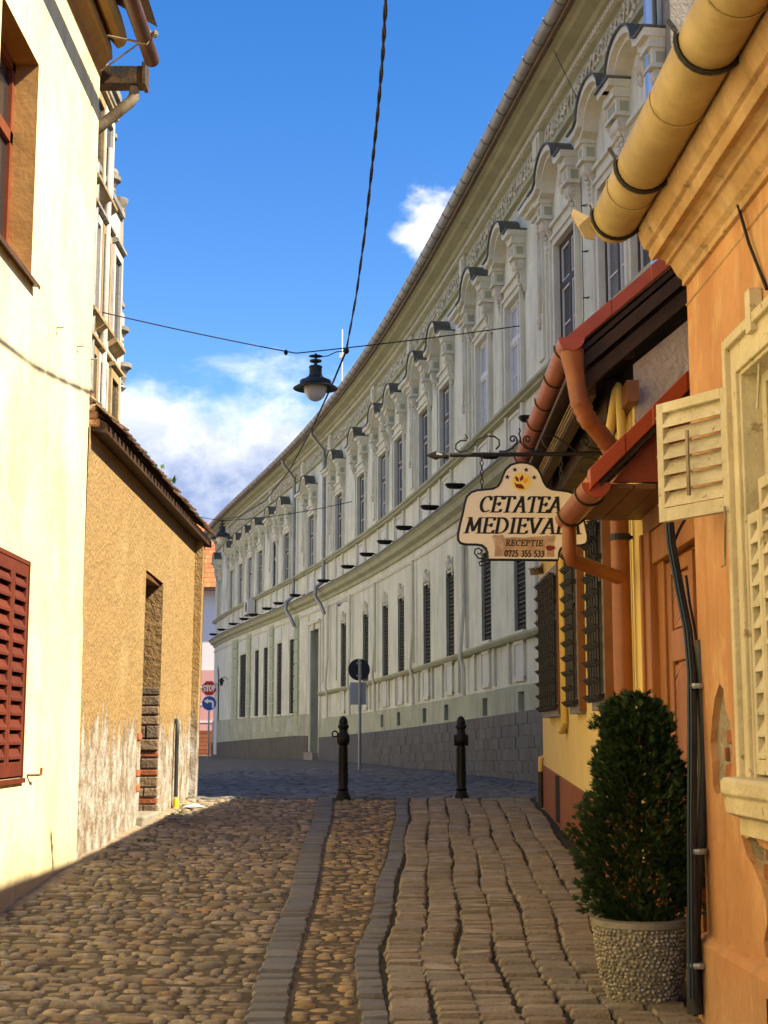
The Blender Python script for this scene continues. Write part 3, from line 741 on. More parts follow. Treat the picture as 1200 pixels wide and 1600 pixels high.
    for (a, c) in ((-.53, -.04), (.04, .53)):
        for (z0, z1) in ((.07, 1.10), (1.20, Z1 - .07)):
            for x0, x1, p, q in ((a, a + .035, z0, z1), (c - .035, c, z0, z1), (a + .035, c - .035, z0, z0 + .035), (a + .035, c - .035, z1 - .035, z1)): sash.box(x0, x1, -.115, -.065, p, q)
            if z0 < 1: sash.box(a + .035, c - .035, -.105, -.075, .5, .525)
    panes = []
    for (a, c) in ((-.495, -.075), (.075, .495)):
        for (z0, z1) in ((.105, .5), (.525, 1.065), (1.235, Z1 - .105)):
            q = MB(); q.box(a, c, -.095, -.09, z0, z1); panes.append(('pane', q.mesh('pane', panem), []))
    return ('window', arc.mesh('window', TRIM), [('hood', hood.mesh('hood', TRIM, sm=35), []), ('hood_cap', cap.mesh('hood_cap', LEADC, sm=35), []),
            ('tympanum', tym.mesh('tympanum', GREENW), []), ('mask_ornament', mask_.mesh('mask_ornament', ORNA, sm=True), []), ('lintel', ent.mesh('lintel', TRIM), []),
            ('reveal', rev.mesh('reveal', TRIM), []), ('frame', fr.mesh('frame', framem), []), ('sash', sash.mesh('sash', WHITEWIN), [])] +
            [(c[0], c[1], []) for c in cons] + [(c[2][0][0], c[2][0][1], []) for c in cons if c[2]] + panes)
CURT2 = mat('half drawn curtain glass', (.10, .11, .12), (.34, .35, .35), 1.2, rough=.06, spec=1.0, zs=.3)
WTC = up_window(CURT2, DARKWOOD); WTA = up_window(GLASSD, DARKWOOD); WTB = up_window(CURTAIN, WHITEWIN)
for i, s in enumerate(up_s):
    inst(WTB if i in (3, 4, 13) else (WTC if i in (1, 5, 8, 11, 15) else WTA), gb, cmat(s, WZ0))
# pilasters with bracketed caps between the pairs of windows
pm = MB(); pm.box(-.24, .24, 0, .06, 0, 2.55); pm.box(-.15, .15, .06, .10, .15, 2.2)
pcap = MB(); pcap.box(-.30, .30, 0, .16, 2.55, 2.63); pcap.box(-.36, .36, 0, .26, 2.63, 2.71); pcap.box(-.42, .42, 0, .34, 2.71, 2.80)
pld = MB(); pld.box(-.43, .43, 0, .355, 2.802, 2.825)
por = MB()
for z, r in ((2.42, .07), (2.30, .05), (2.20, .035), (.78, .06), (.70, .045)): por.ball((0, .12, z), r, r * .8, r * 1.2, 8, 5)
for sx in (-1, 1): por.tube([(sx * .09, .10, 2.25), (sx * .10, .105, 1.6), (sx * .09, .10, .9)], .018, 5)
por.tube([(0, .10, 2.2), (0, .11, 1.4), (0, .10, .8)], .028, 6)
PT = ('pilaster', pm.mesh('pilaster', TRIM), [('capital', pcap.mesh('capital', TRIM), []), ('capital_cap', pld.mesh('capital_cap', LEADC), []), ('festoon', por.mesh('festoon', ORNA, sm=True), [])])
for s in pil_s: inst(PT, gb, cmat(s, 5.84))
# parapet panels under each upper window
q = MB(); q.box(-.36, .36, 0, .02, 0, .52)
pf = MB()
for x0, x1, z0, z1 in ((-.42, -.36, -.05, .57), (.36, .42, -.05, .57), (-.36, .36, .52, .57), (-.36, .36, -.05, 0)): pf.box(x0, x1, 0, .045, z0, z1)
AP = ('apron_panel', q.mesh('apron_panel', PANELW), [('panel_frame', pf.mesh('panel_frame', TRIM), [])])
for s in up_s: inst(AP, gb, cmat(s, 5.03))
sp_ = MB(); sp_.box(-.07, .07, 0, .06, 0, .74); PST = ('parapet_post', sp_.mesh('parapet_post', TRIM), [])
for s in up_s:
    for d in (-.62, .62): inst(PST, gb, cmat(s + d, 4.92))
# ---- ground-floor windows: deep reveals, iron grilles, small relief above
def lo_window(w, z0, z1, orn=True):
    h = z1 - z0; hw = w / 2
    rev = MB()
    for x0, x1, a, b_ in ((-hw, -hw + .002, 0, h), (hw - .002, hw, 0, h), (-hw, hw, h - .002, h), (-hw, hw, 0, .002)): rev.box(x0, x1, -.33, .005, a, b_)
    gl = MB(); gl.box(-hw + .05, hw - .05, -.31, -.30, .05, h - .05)
    fr = MB()
    for x0, x1, a, b_ in ((-hw, -hw + .06, 0, h), (hw - .06, hw, 0, h), (-hw, hw, 0, .06), (-hw, hw, h - .06, h), (-.03, .03, 0, h), (-hw, hw, h * .66, h * .66 + .06)): fr.box(x0, x1, -.30, -.25, a, b_)
    gr = MB(); n = max(4, int(w / .12))
    for i in range(n + 1):
        x = -hw + .02 + (w - .04) * i / n; gr.tube([(x, -.06, 0), (x, -.06, h)], .011, 5)
    k_ = int(h / .16)
    for i in range(k_ + 1):
        z = h * i / k_; gr.box(-hw, hw, -.068, -.052, z - .012, z + .012)
        if i < k_:
            for j in range(n):
                x = -hw + .02 + (w - .04) * (j + .5) / n; gr.lathe([(.02, -.006), (.032, 0), (.02, .006)], 6, M=Matrix.Translation((x, -.06, z + .08)) @ Matrix.Rotation(rad(90), 4, 'X'))
    ch = [('reveal', rev.mesh('reveal', GREEND), []), ('pane', gl.mesh('pane', GLASSD), []), ('frame', fr.mesh('frame', DARKWOOD), []), ('grille', gr.mesh('grille', IRON), [])]
    sill = MB(); sill.box(-hw - .06, hw + .06, -.02, .07, -.07, -.002)
    if orn:
        o_ = MB()
        o_.ball((0, .03, h + .16), .07, .05, .14, 8, 5); o_.ball((0, .04, h + .32), .05, .04, .06, 6, 4)
        for sx in (-1, 1):
            o_.tube([(sx * .05, .03, h + .10), (sx * .16, .03, h + .06), (sx * .2, .03, h + .14), (sx * .15, .03, h + .22), (sx * .09, .03, h + .2)], .022, 5)
            o_.ball((sx * .26, .02, h + .1), .05, .03, .05, 6, 4); o_.box(sx * .34 - .025, sx * .34 + .025, 0, .03, h - .1, h + .26); o_.box(sx * .2 - .16, sx * .2 + .16, 0, .028, h + .26, h + .29)
        ch.append(('keystone_relief', o_.mesh('keystone_relief', ORNA, sm=40), []))
    return ('window', sill.mesh('window', TRIM), ch)
for s, o in zip(lo_s, opens[len(up_s):]):
    inst(lo_window(.84, o[2], o[3]), gb, cmat(s, o[2]))
for s, w in big_s: inst(lo_window(w, .82, 3.55, False), gb, cmat(s, .82))
# panels below the ground windows, edged vents
q = MB(); q.box(-.30, .30, 0, .03, 0, .55); LP = ('base_panel', q.mesh('base_panel', PANELW), [])
q = MB()
for x0, x1, z0, z1 in ((-.38, -.30, -.06, .60), (.30, .38, -.06, .60), (-.38, .38, .55, .62), (-.38, .38, -.08, 0)): q.box(x0, x1, 0, .05, z0, z1)
LPF = ('panel_frame', q.mesh('panel_frame', TRIM), [])
for s in lo_s + [lo_s[0] - 2.6, lo_s[0] - 5.2]:
    M = cmat(s, zb_l(s) - .72); o = inst(LP, gb, M); inst(LPF, o)
q = MB(); q.box(-.05, .05, 0, .055, 0, .72); BPO = ('base_post', q.mesh('base_post', TRIM), [])
for a, c in zip(lo_s, lo_s[1:]):
    for t in (.28, .72): inst(BPO, gb, cmat(a + (c - a) * t, zb_l(a) - .82))
for v in vents:
    b = MB(); M = cmat((v[0] + v[1]) / 2, v[2]); b.box(-.22, -.215, -.25, .05, 0, .34, M); b.box(.215, .22, -.25, .05, 0, .34, M); b.box(-.22, .22, -.25, .05, .335, .34, M); b.box(-.22, .22, -.25, .05, 0, .005, M)
    b.build('cellar_vent', GREEND, gb)
# doorway
b = MB(); M = cmat(door_s, -.55); h = 4.15
for x0, x1, z0, z1 in ((-.75, -.745, 0, h), (.745, .75, 0, h), (-.75, .75, h - .005, h)): b.box(x0, x1, -.9, .005, z0, z1, M)
dr = b.build('doorway', GREEND, gb)
b = MB(); b.box(-.75, .75, -.9, -.84, 0, h, M); b.box(-.03, .03, -.84, -.80, 0, 2.9, M); b.box(-.75, .75, -.84, -.79, 2.9, 3.02, M)
for x in (-.40, .40):
    for z in (.3, 1.2, 2.1): b.box(x - .25, x + .25, -.84, -.815, z, z + .7, M)
b.build('door_leaf', DARKWOOD, dr)
b = MB()
for x0, x1, z0, z1 in ((-.97, -.75, 0, h + .2), (.75, .97, 0, h + .2), (-.75, .75, h, h + .2)): b.box(x0, x1, 0, .05, z0, z1, M)
b.box(-1.02, 1.02, 0, .12, h + .2, h + .30, M); b.ball((0, .09, h + .14), .1, .07, .2, 8, 5, M)
b.build('door_surround', TRIM, dr)
b = MB(); b.box(-.8, .8, -.9, .25, -.25, -.002, M); b.build('door_step', STONEG, dr)
# lesenes (plain flat strips) between ground-floor windows, and blocks of rusticated piers further on
q = MB(); q.box(-.09, .09, 0, .05, 0, 2.45); LES = ('flat_strip', q.mesh('flat_strip', TRIM), [])
for a in (lo_s[0] - 1.2, (lo_s[1] + lo_s[2]) / 2, (lo_s[3] + lo_s[4]) / 2, (lo_s[5] + lo_s[6]) / 2, lo_s[7] + 1.1, door_s - 1.35, door_s + 1.2): inst(LES, gb, cmat(a, 1.75))
q = MB(); q.box(-.36, .36, 0, .07, 0, .40); BLK = ('rusticated_block', q.mesh('rusticated_block', mat('rustication paint', (.44, .48, .33), (.40, .44, .30), 3, bump=.3, streak=.15)), [])
pier = [big_s[0][0] - 1.0, (big_s[1][0] + big_s[2][0]) / 2, (big_s[3][0] + big_s[4][0]) / 2, big_s[4][0] + 1.7, big_s[4][0] + 2.5]
for s in pier:
    for i in range(9): inst(BLK, gb, cmat(s, .40 + i * .44))
for i, ((s, w), (z0, z1)) in enumerate(zip(big_s, [(3.62, 4.12)] * 5)):
    b = MB(); b.box(-w / 2, w / 2, 0, .03, z0, z1, cmat(s)); b.build('lintel_panel', PANELW, gb)
    b = MB()
    for j in range(6): x = -w / 2 + w * (j + .5) / 6; b.box(x - .035, x + .035, .05, .075, .15, .62, cmat(s))
    b.build('fluted_apron', TRIM, gb)
# arched niche at the far end
b = MB(); M = cmat(SL - 2.2, -.9)
pts = [(-.7, 0), (.7, 0), (.7, 3.2)] + [(.7 * math.cos(a), 3.2 + 1.1 * math.sin(a)) for a in [math.pi * i / 10 for i in range(1, 10)]] + [(-.7, 3.2)]
b.prism(pts, .052, .10, fY, M); b.build('arched_doorway', PANELW, gb)
# downpipes of the green building
def dp(name, m, px, r, ztop, zbot, jog=True, out0=.62):
    s = s_at(px, .12, 7); P = []
    if jog: P += [cpt(s - .1, out0, 10.12), cpt(s - .05, out0 - .04, 9.95), cpt(s, .16, 9.45)]
    P += [cpt(s, .14, ztop)] + [cpt(s, .14, ztop + (zbot - ztop) * i / 6) for i in range(1, 7)]
    return s, P
for px in (507, 460):
    s, P = dp('downpipe', ZINC, px, .06, 9.2, 5.05)
    P += [cpt(s + .0, .40, 4.85), cpt(s, .42, 4.55), cpt(s - .12, .25, 4.25), cpt(s - .2, .14, 3.95)]
    MB().tube(P, .065, 10).build('downpipe', ZINC, gb, sm=50)
for px in (724, 645, 585, 546, 511):
    s = s_at(px, .1, 1.5); MB().tube([cpt(s, .10, 4.2), cpt(s, .10, 2.5), cpt(s, .16, 1.75), cpt(s, .16, 1.55), cpt(s, .10, 1.35), cpt(s, .10, .85 - .012 * max(0, cpt(s).y - 26))], .045, 8).build('lower_downpipe', TRIM, gb, sm=50)
s = s_at(1030, .15, 9); MB().tube([cpt(s, .16, 10.05), cpt(s, .16, 7), cpt(s, .16, 2), cpt(s, .16, -.8)], .085, 12).build('downpipe', GALV, gb, sm=50)
s = s_at(912, .06, 7); b = MB(); b.tube([cpt(s, .7, 10.4), cpt(s, .55, 10.3), cpt(s, .08, 9.3), cpt(s, .08, 6), cpt(s, .33, 4.85), cpt(s, .05, 4.4)], .006, 5)
for z in (9.1, 8.4, 7.7, 7.0, 6.3): b.tube([cpt(s, 0, z), cpt(s, .09, z)], .008, 4); b.tube([cpt(s - .12, .02, z - .02), cpt(s, .09, z)], .007, 4)
b.build('lightning_wire', IRON, gb)
# floodlight trays on the belt course
ORD = ['first', 'second', 'third', 'fourth', 'fifth', 'sixth', 'seventh', 'eighth', 'ninth', 'tenth', 'eleventh', 'twelfth', 'thirteenth', 'fourteenth', 'fifteenth', 'sixteenth', 'seventeenth']
fb = MB()
hw_, dp_ = .2, .13
for i in range(9):
    x = -hw_ + 2 * hw_ * i / 8; k_ = (1 - (2 * i / 8 - 1) ** 4) ** .5 if 0 < i < 8 else .25
    for j in range(7):
        a = math.pi * j / 6; fb.v.append((dp_ * math.cos(a) * (.5 + .5 * k_), x, -.10 * math.sin(a) * k_))
fb.f = [(i * 7 + j, i * 7 + j + 1, (i + 1) * 7 + j + 1, (i + 1) * 7 + j) for i in range(8) for j in range(6)] + [tuple(range(7)), tuple(range(56, 63))] + [(i * 7, (i + 1) * 7, (i + 1) * 7 + 6, i * 7 + 6) for i in range(8)]
FLm = fb.mesh('tray', IRON, sm=45)
ar = MB(); ar.box(-.02, .02, -.34, -.15, -.035, -.01); ar.box(-.05, .05, -.345, -.32, -.10, .03); FAm = ar.mesh('bracket_arm', IRON)
fg = MB(); fg.box(-.09, .09, -.15, .15, .002, .008); FGm = fg.mesh('lamp_glass', GLASSD)
lg = MB(); lg.tube([(0, 0, 0), (0, 0, .07)], .01, 5); FCm = lg.mesh('clip', STEEL)
fl_px = [830, 765, 711, 671, 631, 601, 573, 543, 505, 461, 435, 417, 396, 381, 364, 346, 333]
for i, px in enumerate(fl_px):
    s = s_at(px, .34, 4.99); M = cmat(s, 5.0, .34)
    r_ = thing('floodlight', f'{ORD[i]} black floodlight tray from the inn sign along the green facade ledge', 'floodlight', (0, 0, 0), 'floodlight trays along the green facade')
    LOC.pop(r_.name); r_.matrix_basis = M
    for nm, me in (('tray', FLm), ('bracket_arm', FAm), ('lamp_glass', FGm), ('clip', FCm)): obj(nm, me, r_)
# air conditioner, security camera, lanterns and antenna on the green building
s = s_at(389, .3, 5); M = cmat(s, 4.95)
r_ = thing('air_conditioner', 'white air conditioner box on the far part of the green facade', 'air conditioner', M.translation)
b = MB(); b.box(-.42, .42, .12, .45, .12, .72, M); b.build('casing', ACW, r_, bevel=.02)
b = MB(); b.lathe([(.22, 0), (.24, .01), (.22, .02)], 16, M=M @ Matrix.Translation((-.1, .455, .42)) @ Matrix.Rotation(rad(90), 4, 'X')); b.build('fan_grille', IRON, r_)
b = MB()
for x in (-.3, .3): b.box(x - .02, x + .02, 0, .45, .06, .11, M)
b.build('bracket', STEEL, r_)
def seccam(name, p, d, label):
    r_ = thing(name, label, 'security camera', p)
    q = Vector(d).to_track_quat('X', 'Z').to_matrix().to_4x4(); M = Matrix.Translation(p) @ q
    b = MB(); b.box(-.11, .10, -.04, .04, -.035, .035, M); b.box(-.10, .14, -.05, .05, .037, .045, M); b.build('camera_body', ACW if 'green' in label else GREYFR, r_, bevel=.008)
    b = MB(); b.tube([(.10, 0, 0), (.125, 0, 0)], .03, 10, M=M); b.build('lens', GLASSD, r_)
    return r_
p = cpt(s_at(536, .25, 3.9), .35, 3.95); c_ = seccam('security_camera', p, (-.3, -1, -.35), 'white security camera mounted high on the green facade above the barred windows')
MB().tube([p + Vector((0, 0, .03)), p + Vector((.18, .1, .12)), p + Vector((.36, .12, .05))], .018, 6).build('mount', ACW, c_)
for i, (px, z) in enumerate(((333, 2.35), (346, 2.55))):
    p = cpt(s_at(px, .3, z), .3, z)
    r_ = thing('wall_lantern', ('small black wall lantern at the far end of the green building beside its corner', 'small black wall lantern above the arched doorway of the green building')[i], 'lantern', p, 'wall lanterns at the far doorway')
    MB().lathe([(.06, -.22), (.11, 0)], 6, p).build('lantern_glass', GLASSD, r_); MB().lathe([(.15, 0), (.10, .07), (.02, .16)], 8, p).build('lantern_cap', IRON, r_)
    b = MB(); b.tube([p + Vector((0, 0, .14)), p + Vector((.15, .05, .2)), p + Vector((.31, .08, .05))], .015, 5); b.build('lantern_arm', IRON, r_)
p = cpt(s_at(526, -2, 11), -2.2, 11.1)
b = MB(); t_ = at(524, 515, p.y); b.tube([p, Vector((p.x, p.y, t_.z))], .035, 6)
a_ = thing('antenna_mast', 'thin white antenna mast standing on the roof of the green building', 'antenna', p)
b.build('mast', WHITE, a_)
b = MB(); q = at(523, 556, p.y); b.box(p.x - .1, p.x + .1, p.y - .08, p.y + .08, q.z - .1, q.z + .1); b.build('antenna_box', ACW, a_)

# ------------------------------------------------------------------ cream house on the near left
XL = -2.52
ch = thing('cream_house', 'pale yellow plastered house with red-brown louvred shutters and a brown eaves gutter', 'house', (XL, 8, G(XL, 8)))
YC = 12.33
def lf(u, v, d): return (XL - d, u, v)          # u = along the street, v = height, d = into the wall
w_up = (9.10, 10.14, at(55, 440, 10.2).z, at(55, 98, 10.1).z)
w_lo = (9.46, 10.39, at(42, 1215, 10.39).z, at(42, 878, 10.39).z)
rect = lambda w: [(w[0], w[2]), (w[1], w[2]), (w[1], w[3]), (w[0], w[3])]
b = MB(); b.holed([(-5, -2.1), (YC, -2.1), (YC, 6.3), (-5, 6.3)], [rect(w_up), rect(w_lo)], lf, .0, False)
CTOP = at(141, 123, YC).z
b.f.append((len(b.v), len(b.v) + 1, len(b.v) + 2, len(b.v) + 3)); b.v += [(XL, YC, -2.1), (-9, YC, -2.1), (-9, YC, 6.3), (XL, YC, 6.3)]
b.f.append((len(b.v), len(b.v) + 1, len(b.v) + 2, len(b.v) + 3)); b.v += [(-9, -5, -2.1), (-9, YC, -2.1), (-9, YC, 6.3), (-9, -5, 6.3)]
# very shallow unevenness so the old wall is not a perfect plane
b.build('wall', CREAM, ch)
MB().add([(XL + .5, -5, 6.25), (XL + .5, YC, 6.25), (-6, YC, 8.6), (-6, -5, 8.6), (-9.5, -5, 6.2), (-9.5, YC, 6.2)], [(0, 1, 2, 3), (3, 2, 5, 4)]).build('roof', TILER, ch)
def lwin_reveal(w, d, m, name='reveal'):
    b = MB()
    for (u0, v0), (u1, v1) in zip(rect(w), rect(w)[1:] + rect(w)[:1]):
        b.add([lf(u0, v0, 0), lf(u1, v1, 0), lf(u1, v1, d), lf(u0, v0, d)], [(0, 1, 2, 3)])
    return b
win = lwin_reveal(w_up, .22, REVEAL).build('window', REVEAL, ch)
b = MB(); u0, u1, v0, v1 = w_up
for a, c, p, q in ((u0, u0 + .07, v0, v1), (u1 - .07, u1, v0, v1), (u0, u1, v0, v0 + .07), (u0, u1, v1 - .07, v1), ((u0 + u1) / 2 - .05, (u0 + u1) / 2 + .05, v0, v1), (u0, u1, v0 + 1.0, v0 + 1.09)):
    b.box(XL - .22, XL - .17, a, c, p, q)
b.build('frame', mat('red wood frame', (.22, .06, .025), (.17, .045, .02), 6, rough=.5), win)
for a, c in ((u0 + .07, (u0 + u1) / 2 - .05), ((u0 + u1) / 2 + .05, u1 - .07)):
    for p, q in ((v0 + .07, v0 + 1.0), (v0 + 1.09, v1 - .07)): MB().box(XL - .205, XL - .20, a, c, p, q).build('pane', GLASSD, win)
b = MB(); b.prism([(XL - .2, v0 + .01), (XL + .055, v0 - .035), (XL + .055, v0 - .06), (XL + .045, v0 - .06), (XL + .045, v0 - .045), (XL - .2, v0 - .01)], u0 - .05, u1 + .06, lambda u, v, a: (u, a, v)); b.build('sill', BRNPIPE, win)
# shuttered window below
u0, u1, v0, v1 = w_lo
sw = lwin_reveal(w_lo, .05, SHUTR).build('shuttered_window', SHUTR, ch)
b = MB()
for a, c, p, q in ((u0 - .0, u0 + .03, v0, v1), (u1 - .03, u1, v0, v1), (u0, u1, v1 - .03, v1)): b.box(XL - .05, XL + .012, a, c, p, q)
b.build('shutter_casing', SHUTR, sw)
b = MB(); b.box(XL - .06, XL - .05, u0, u1, v0, v1); b.build('backing', DARKIN, sw)
mid = 9.935; slm = {}
for a, c in ((u0 + .032, mid - .006), (mid + .006, u1 - .032)):
    b = MB()
    for p, q, r_, t in ((a, a + .05, v0 + .012, v1 - .035), (c - .05, c, v0 + .012, v1 - .035), (a + .05, c - .05, v0 + .012, v0 + .11), (a + .05, c - .05, v1 - .12, v1 - .035)): b.box(XL - .035, XL + .008, p, q, r_, t)
    leaf = b.build('shutter_leaf', SHUTR, sw, bevel=.003)
    n = 13; hh = (v1 - .12 - v0 - .11) / n
    for i in range(n):
        z = v0 + .11 + hh * (i + .5)
        s_ = MB(); s_.prism([(-.030, .045), (-.022, .050), (.012, -.012), (.012, -.030), (.004, -.032)], a + .048, c - .048, lambda u, v, t: (XL + u, t, z + v)); s_.build('slat', SHUTR, leaf)
b = MB(); b.box(XL - .03, XL + .025, u0 - .02, u1 + .02, v0 - .035, v0 - .002); b.build('sill', SHUTR, sw)
b = MB(); z = at(62, 1211, 10.6).z; b.tube([(XL - .02, 10.52, z), (XL + .06, 10.62, z), (XL + .07, 10.68, z + .002), (XL + .07, 10.685, z + .05)], .010, 6); b.build('iron_hook', mat('rusty iron', (.16, .07, .03), (.1, .05, .03), 20, rough=.8, bump=.4), ch, sm=50)
for px, py in ((72, 512), (106, 541), (129, 561)):
    p = at(px, py, 2300 * 2.52 / (600 - px)); MB().tube([(XL - .01, p.y, p.z), (XL + .05, p.y, p.z), (XL + .05, p.y + .03, p.z + .02)], .008, 5).build('wire_clip', STEEL, ch)
# moulded cornice, its end profile read off the corner
e = [(141, 156), (141, 128), (150, 122), (158, 118), (160, 108), (172, 94), (176, 92), (175, 74), (172, 62), (184, 76), (194, 72), (199, 62), (197, 50), (190, 25), (178, -8), (178, -60)]
prof = [(at(px, py, YC).x, at(px, py, YC).z) for px, py in e]
prof = [(XL + .004 if i == 0 else x, z) for i, (x, z) in enumerate(prof)] + [(XL - .3, prof[-1][1])] + [(XL - .3, prof[0][1])]
b = MB(); b.prism([(x, z) for x, z in prof], -5, YC + .001, lambda u, v, a: (u, a, v)); b.build('cornice', CORNO, ch)
b = MB(); g = at(236, 90, YC - .1); b.tube([(g.x, -5, g.z + .02), (g.x, YC - .05, g.z)], .068, 14); gu = b.build('gutter', BRNPIPE, ch, sm=50)
b = MB(); b.tube([(g.x - .30, YC - .55, g.z - .02), (g.x - .06, YC - .5, g.z - .05), (g.x + .03, YC - .5, g.z - .07), (g.x + .075, YC - .5, g.z), (g.x + .04, YC - .5, g.z + .07)], .010, 6)
b.tube([(g.x - .40, YC - .30, g.z - .22), (g.x - .06, YC - .42, g.z - .03)], .008, 5); b.ball((g.x + .095, YC - .5, g.z + .02), .03, .03, .035, 8, 5); b.build('gutter_bracket', OLDPIPE, gu)
# box gutter and elbow pipe at the corner
Yb = YC + .18
b = MB(); a_, c_ = at(137, 107, Yb), at(228, 135, Yb); b.box(a_.x, c_.x, Yb - .06, Yb + .1, c_.z, a_.z); b.box(c_.x - .03, c_.x + .008, Yb - .075, Yb + .115, c_.z - .012, a_.z + .035); b.box(a_.x, a_.x + .16, Yb - .05, Yb + .09, a_.z, a_.z + .05)
b.build('box_gutter', mat('blackened gutter box', (.035, .03, .025), (.11, .06, .03), 7, rough=.6, bump=.3), ch, bevel=.006)
b = MB(); P = [at(210, 136, Yb), at(209, 152, Yb), at(203, 160, Yb), at(150, 203, Yb), at(141, 212, Yb), at(138, 260, Yb)]
b.tube([q + Vector((0, 0, 0)) for q in P], [.042, .05, .05, .05, .05, .05], 12); b.build('elbow_pipe', OLDPIPE, ch, sm=50)

# ------------------------------------------------------------------ ochre house beyond it
def xo(y): return -2.535 + (y - 12.33) * .028
oh = thing('ochre_house', 'ochre pebbledash house with peeling plaster and an old clay tile eave', 'house', (xo(15), 15, G(0, 15)))
YE = 18.15
def of(u, v, d): return (xo(u) - d + .008 * (v + 1), u, v)
dY0, dY1 = 15.02, 16.02; dzt = at(226, 890, 15.02).z; dzb = -.80
ez = lambda y: 2.62 - .032 * (y - 12.33)
b = MB(); b.holed([(YC - .05, -1.6), (YE, -1.6), (YE, ez(YE)), (YC - .05, ez(YC))], [[(dY0, dzb), (dY1, dzb), (dY1 + .02, 0.1), (dY1, dzt - .04), (dY0, dzt)]], of, .34, False)
n = len(b.v); b.v += [of(YE, -1.6, .0), of(YE, 2.5, .0), (-9, YE, 2.5), (-9, YE, -1.6), (-9, YC, -1.6), (-9, YC, 2.6)]; b.f += [(n, n + 1, n + 2, n + 3), (n + 3, n + 2, n + 5, n + 4)]
b.build('wall', OCHRE, oh)
pr = MB(); pr.add([of(YE, -1.4, .2), of(YE, -1.4, -.075), of(YE, 2.46, -.10), of(YE, 2.46, .2), of(YE + .3, -1.4, .2), of(YE + .3, -1.4, -.06), of(YE + .3, 2.44, -.08), of(YE + .3, 2.44, .2)],
                  [(0, 1, 2, 3), (4, 5, 6, 7), (1, 5, 6, 2), (0, 4, 7, 3), (2, 6, 7, 3)]); pr.build('end_pier', OCHRE, oh)
# the doorway: reveal, exposed masonry in the jamb, lintel board, plank door, step
b = MB()
for y, z0, z1 in ((dY0, dzb, dzt), (dY1, .42, dzt - .04), ):
    b.add([of(y, z0, 0), of(y, z1, 0), of(y, z1, .34), of(y, z0, .34)], [(0, 1, 2, 3)])
b.add([of(dY0, dzt, 0), of(dY1, dzt - .04, 0), of(dY1, dzt - .04, .34), of(dY0, dzt, .34)], [(0, 1, 2, 3)])
dw = b.build('doorway', mat('brown rough render', (.30, .19, .085), (.24, .15, .065), 6, bump=1.6, bs=25), oh)
b = MB(); b.box(xo(15.5) - .33, xo(15.5) - .0, dY0 - .06, dY1 + .05, dzt - .075, dzt - .03); b.build('lintel_board', SOFFIT, dw)
for i in range(6):
    y = dY0 + (dY1 - dY0) * i / 6; MB().box(xo(y) - .36, xo(y) - .33 - .006 * (i % 2), y + .004, y + (dY1 - dY0) / 6 - .004, dzb, dzt).build('door_plank', DARKWOOD, dw)
b = MB(); b.box(xo(dY1) - .34, xo(dY1) - .02, dY1 + .03, dY1 + .3, dzb - .2, .45); b.build('jamb_core', MORTAR, dw)
z = dzb - .02; i = 0
STN = mat('brown jamb stone', (.20, .145, .09), palette=[(.22, .15, .09), (.16, .12, .085), (.27, .19, .12)], rnd=.2, bump=1.4, bs=20)
while z < .44:
    brick = i in (1, 4, 6); hgt = .075 if brick else R.uniform(.09, .16); x = -.01
    while x < .30:
        w = R.uniform(.13, .26) if not brick else .24
        s_ = MB(); s_.box(xo(dY1) - min(.34, x + w) + .004, xo(dY1) - x - .004, dY1 - .008 - R.uniform(0, .02), dY1 + .1, z + .006, z + hgt - .006)
        s_.build('brick' if brick else 'jamb_stone', BRICK if brick else STN, dw, bevel=.012); x += w
    z += hgt; i += 1
# a few bricks also bare in the face beside the door
for y, z in ((14.93, -.40), (14.94, -.55), (14.93, -.04)):
    MB().box(xo(y) - .06, xo(y) + .006 + .018 * (z + 1), y - .10, y + .085, z, z + .07).build('brick', BRICK, oh, bevel=.008)
b = MB(); b.box(xo(15.5) - .3, xo(15.5) + .06, dY0 - .1, dY1 + .02, -1.0, -.79); b.build('door_step', CONC, oh, bevel=.02)
# eave: boarded soffit, rafters, tiles laid one by one along the edge
b = MB(); k0 = len(b.v)
for y in (YC + .0, 14, 16, YE + .4):
    x = xo(y); z = ez(y); b.v += [(x - .1, y, z - .02), (x + .17, y, z - .06), (x + .17, y, z + .02), (x - .1, y, z + .2)]
for i in range(3): b.f += [(i * 4 + j, i * 4 + (j + 1) % 4, (i + 1) * 4 + (j + 1) % 4, (i + 1) * 4 + j) for j in range(4)]
b.f += [(0, 1, 2, 3), (12, 13, 14, 15)]; b.build('eave_boards', ROOFWOOD, oh)
b = MB(); b.add([(xo(YC) + .18, YC + .02, ez(YC) + .03), (xo(YE) + .18, YE + .45, ez(YE + .55) + .03), (-5.5, YE + .55, 5.0), (-5.5, YC + .02, 5.1), (-9.2, YE + .55, 2.3), (-9.2, YC + .02, 2.3)], [(0, 1, 2, 3), (3, 2, 4, 5)])
rf = b.build('roof', TILER, oh)
tl = []
for q in range(5):
    t = MB(); n = 7
    pts = [(-.085, .0), (-.085, -.18)] + [(-.085 + .17 * i / n, -.18 - .06 * math.sin(math.pi * i / n)) for i in range(1, n)] + [(.085, -.18), (.085, .0)]
    t.prism(pts, 0, .016, lambda u, v, a: (u, v, a + .006 * math.cos(u * 18))); tl.append(t.mesh('tile', TILER))
sl = math.atan2(2.35, 3.0)
y = YC + .05; row_n = 0
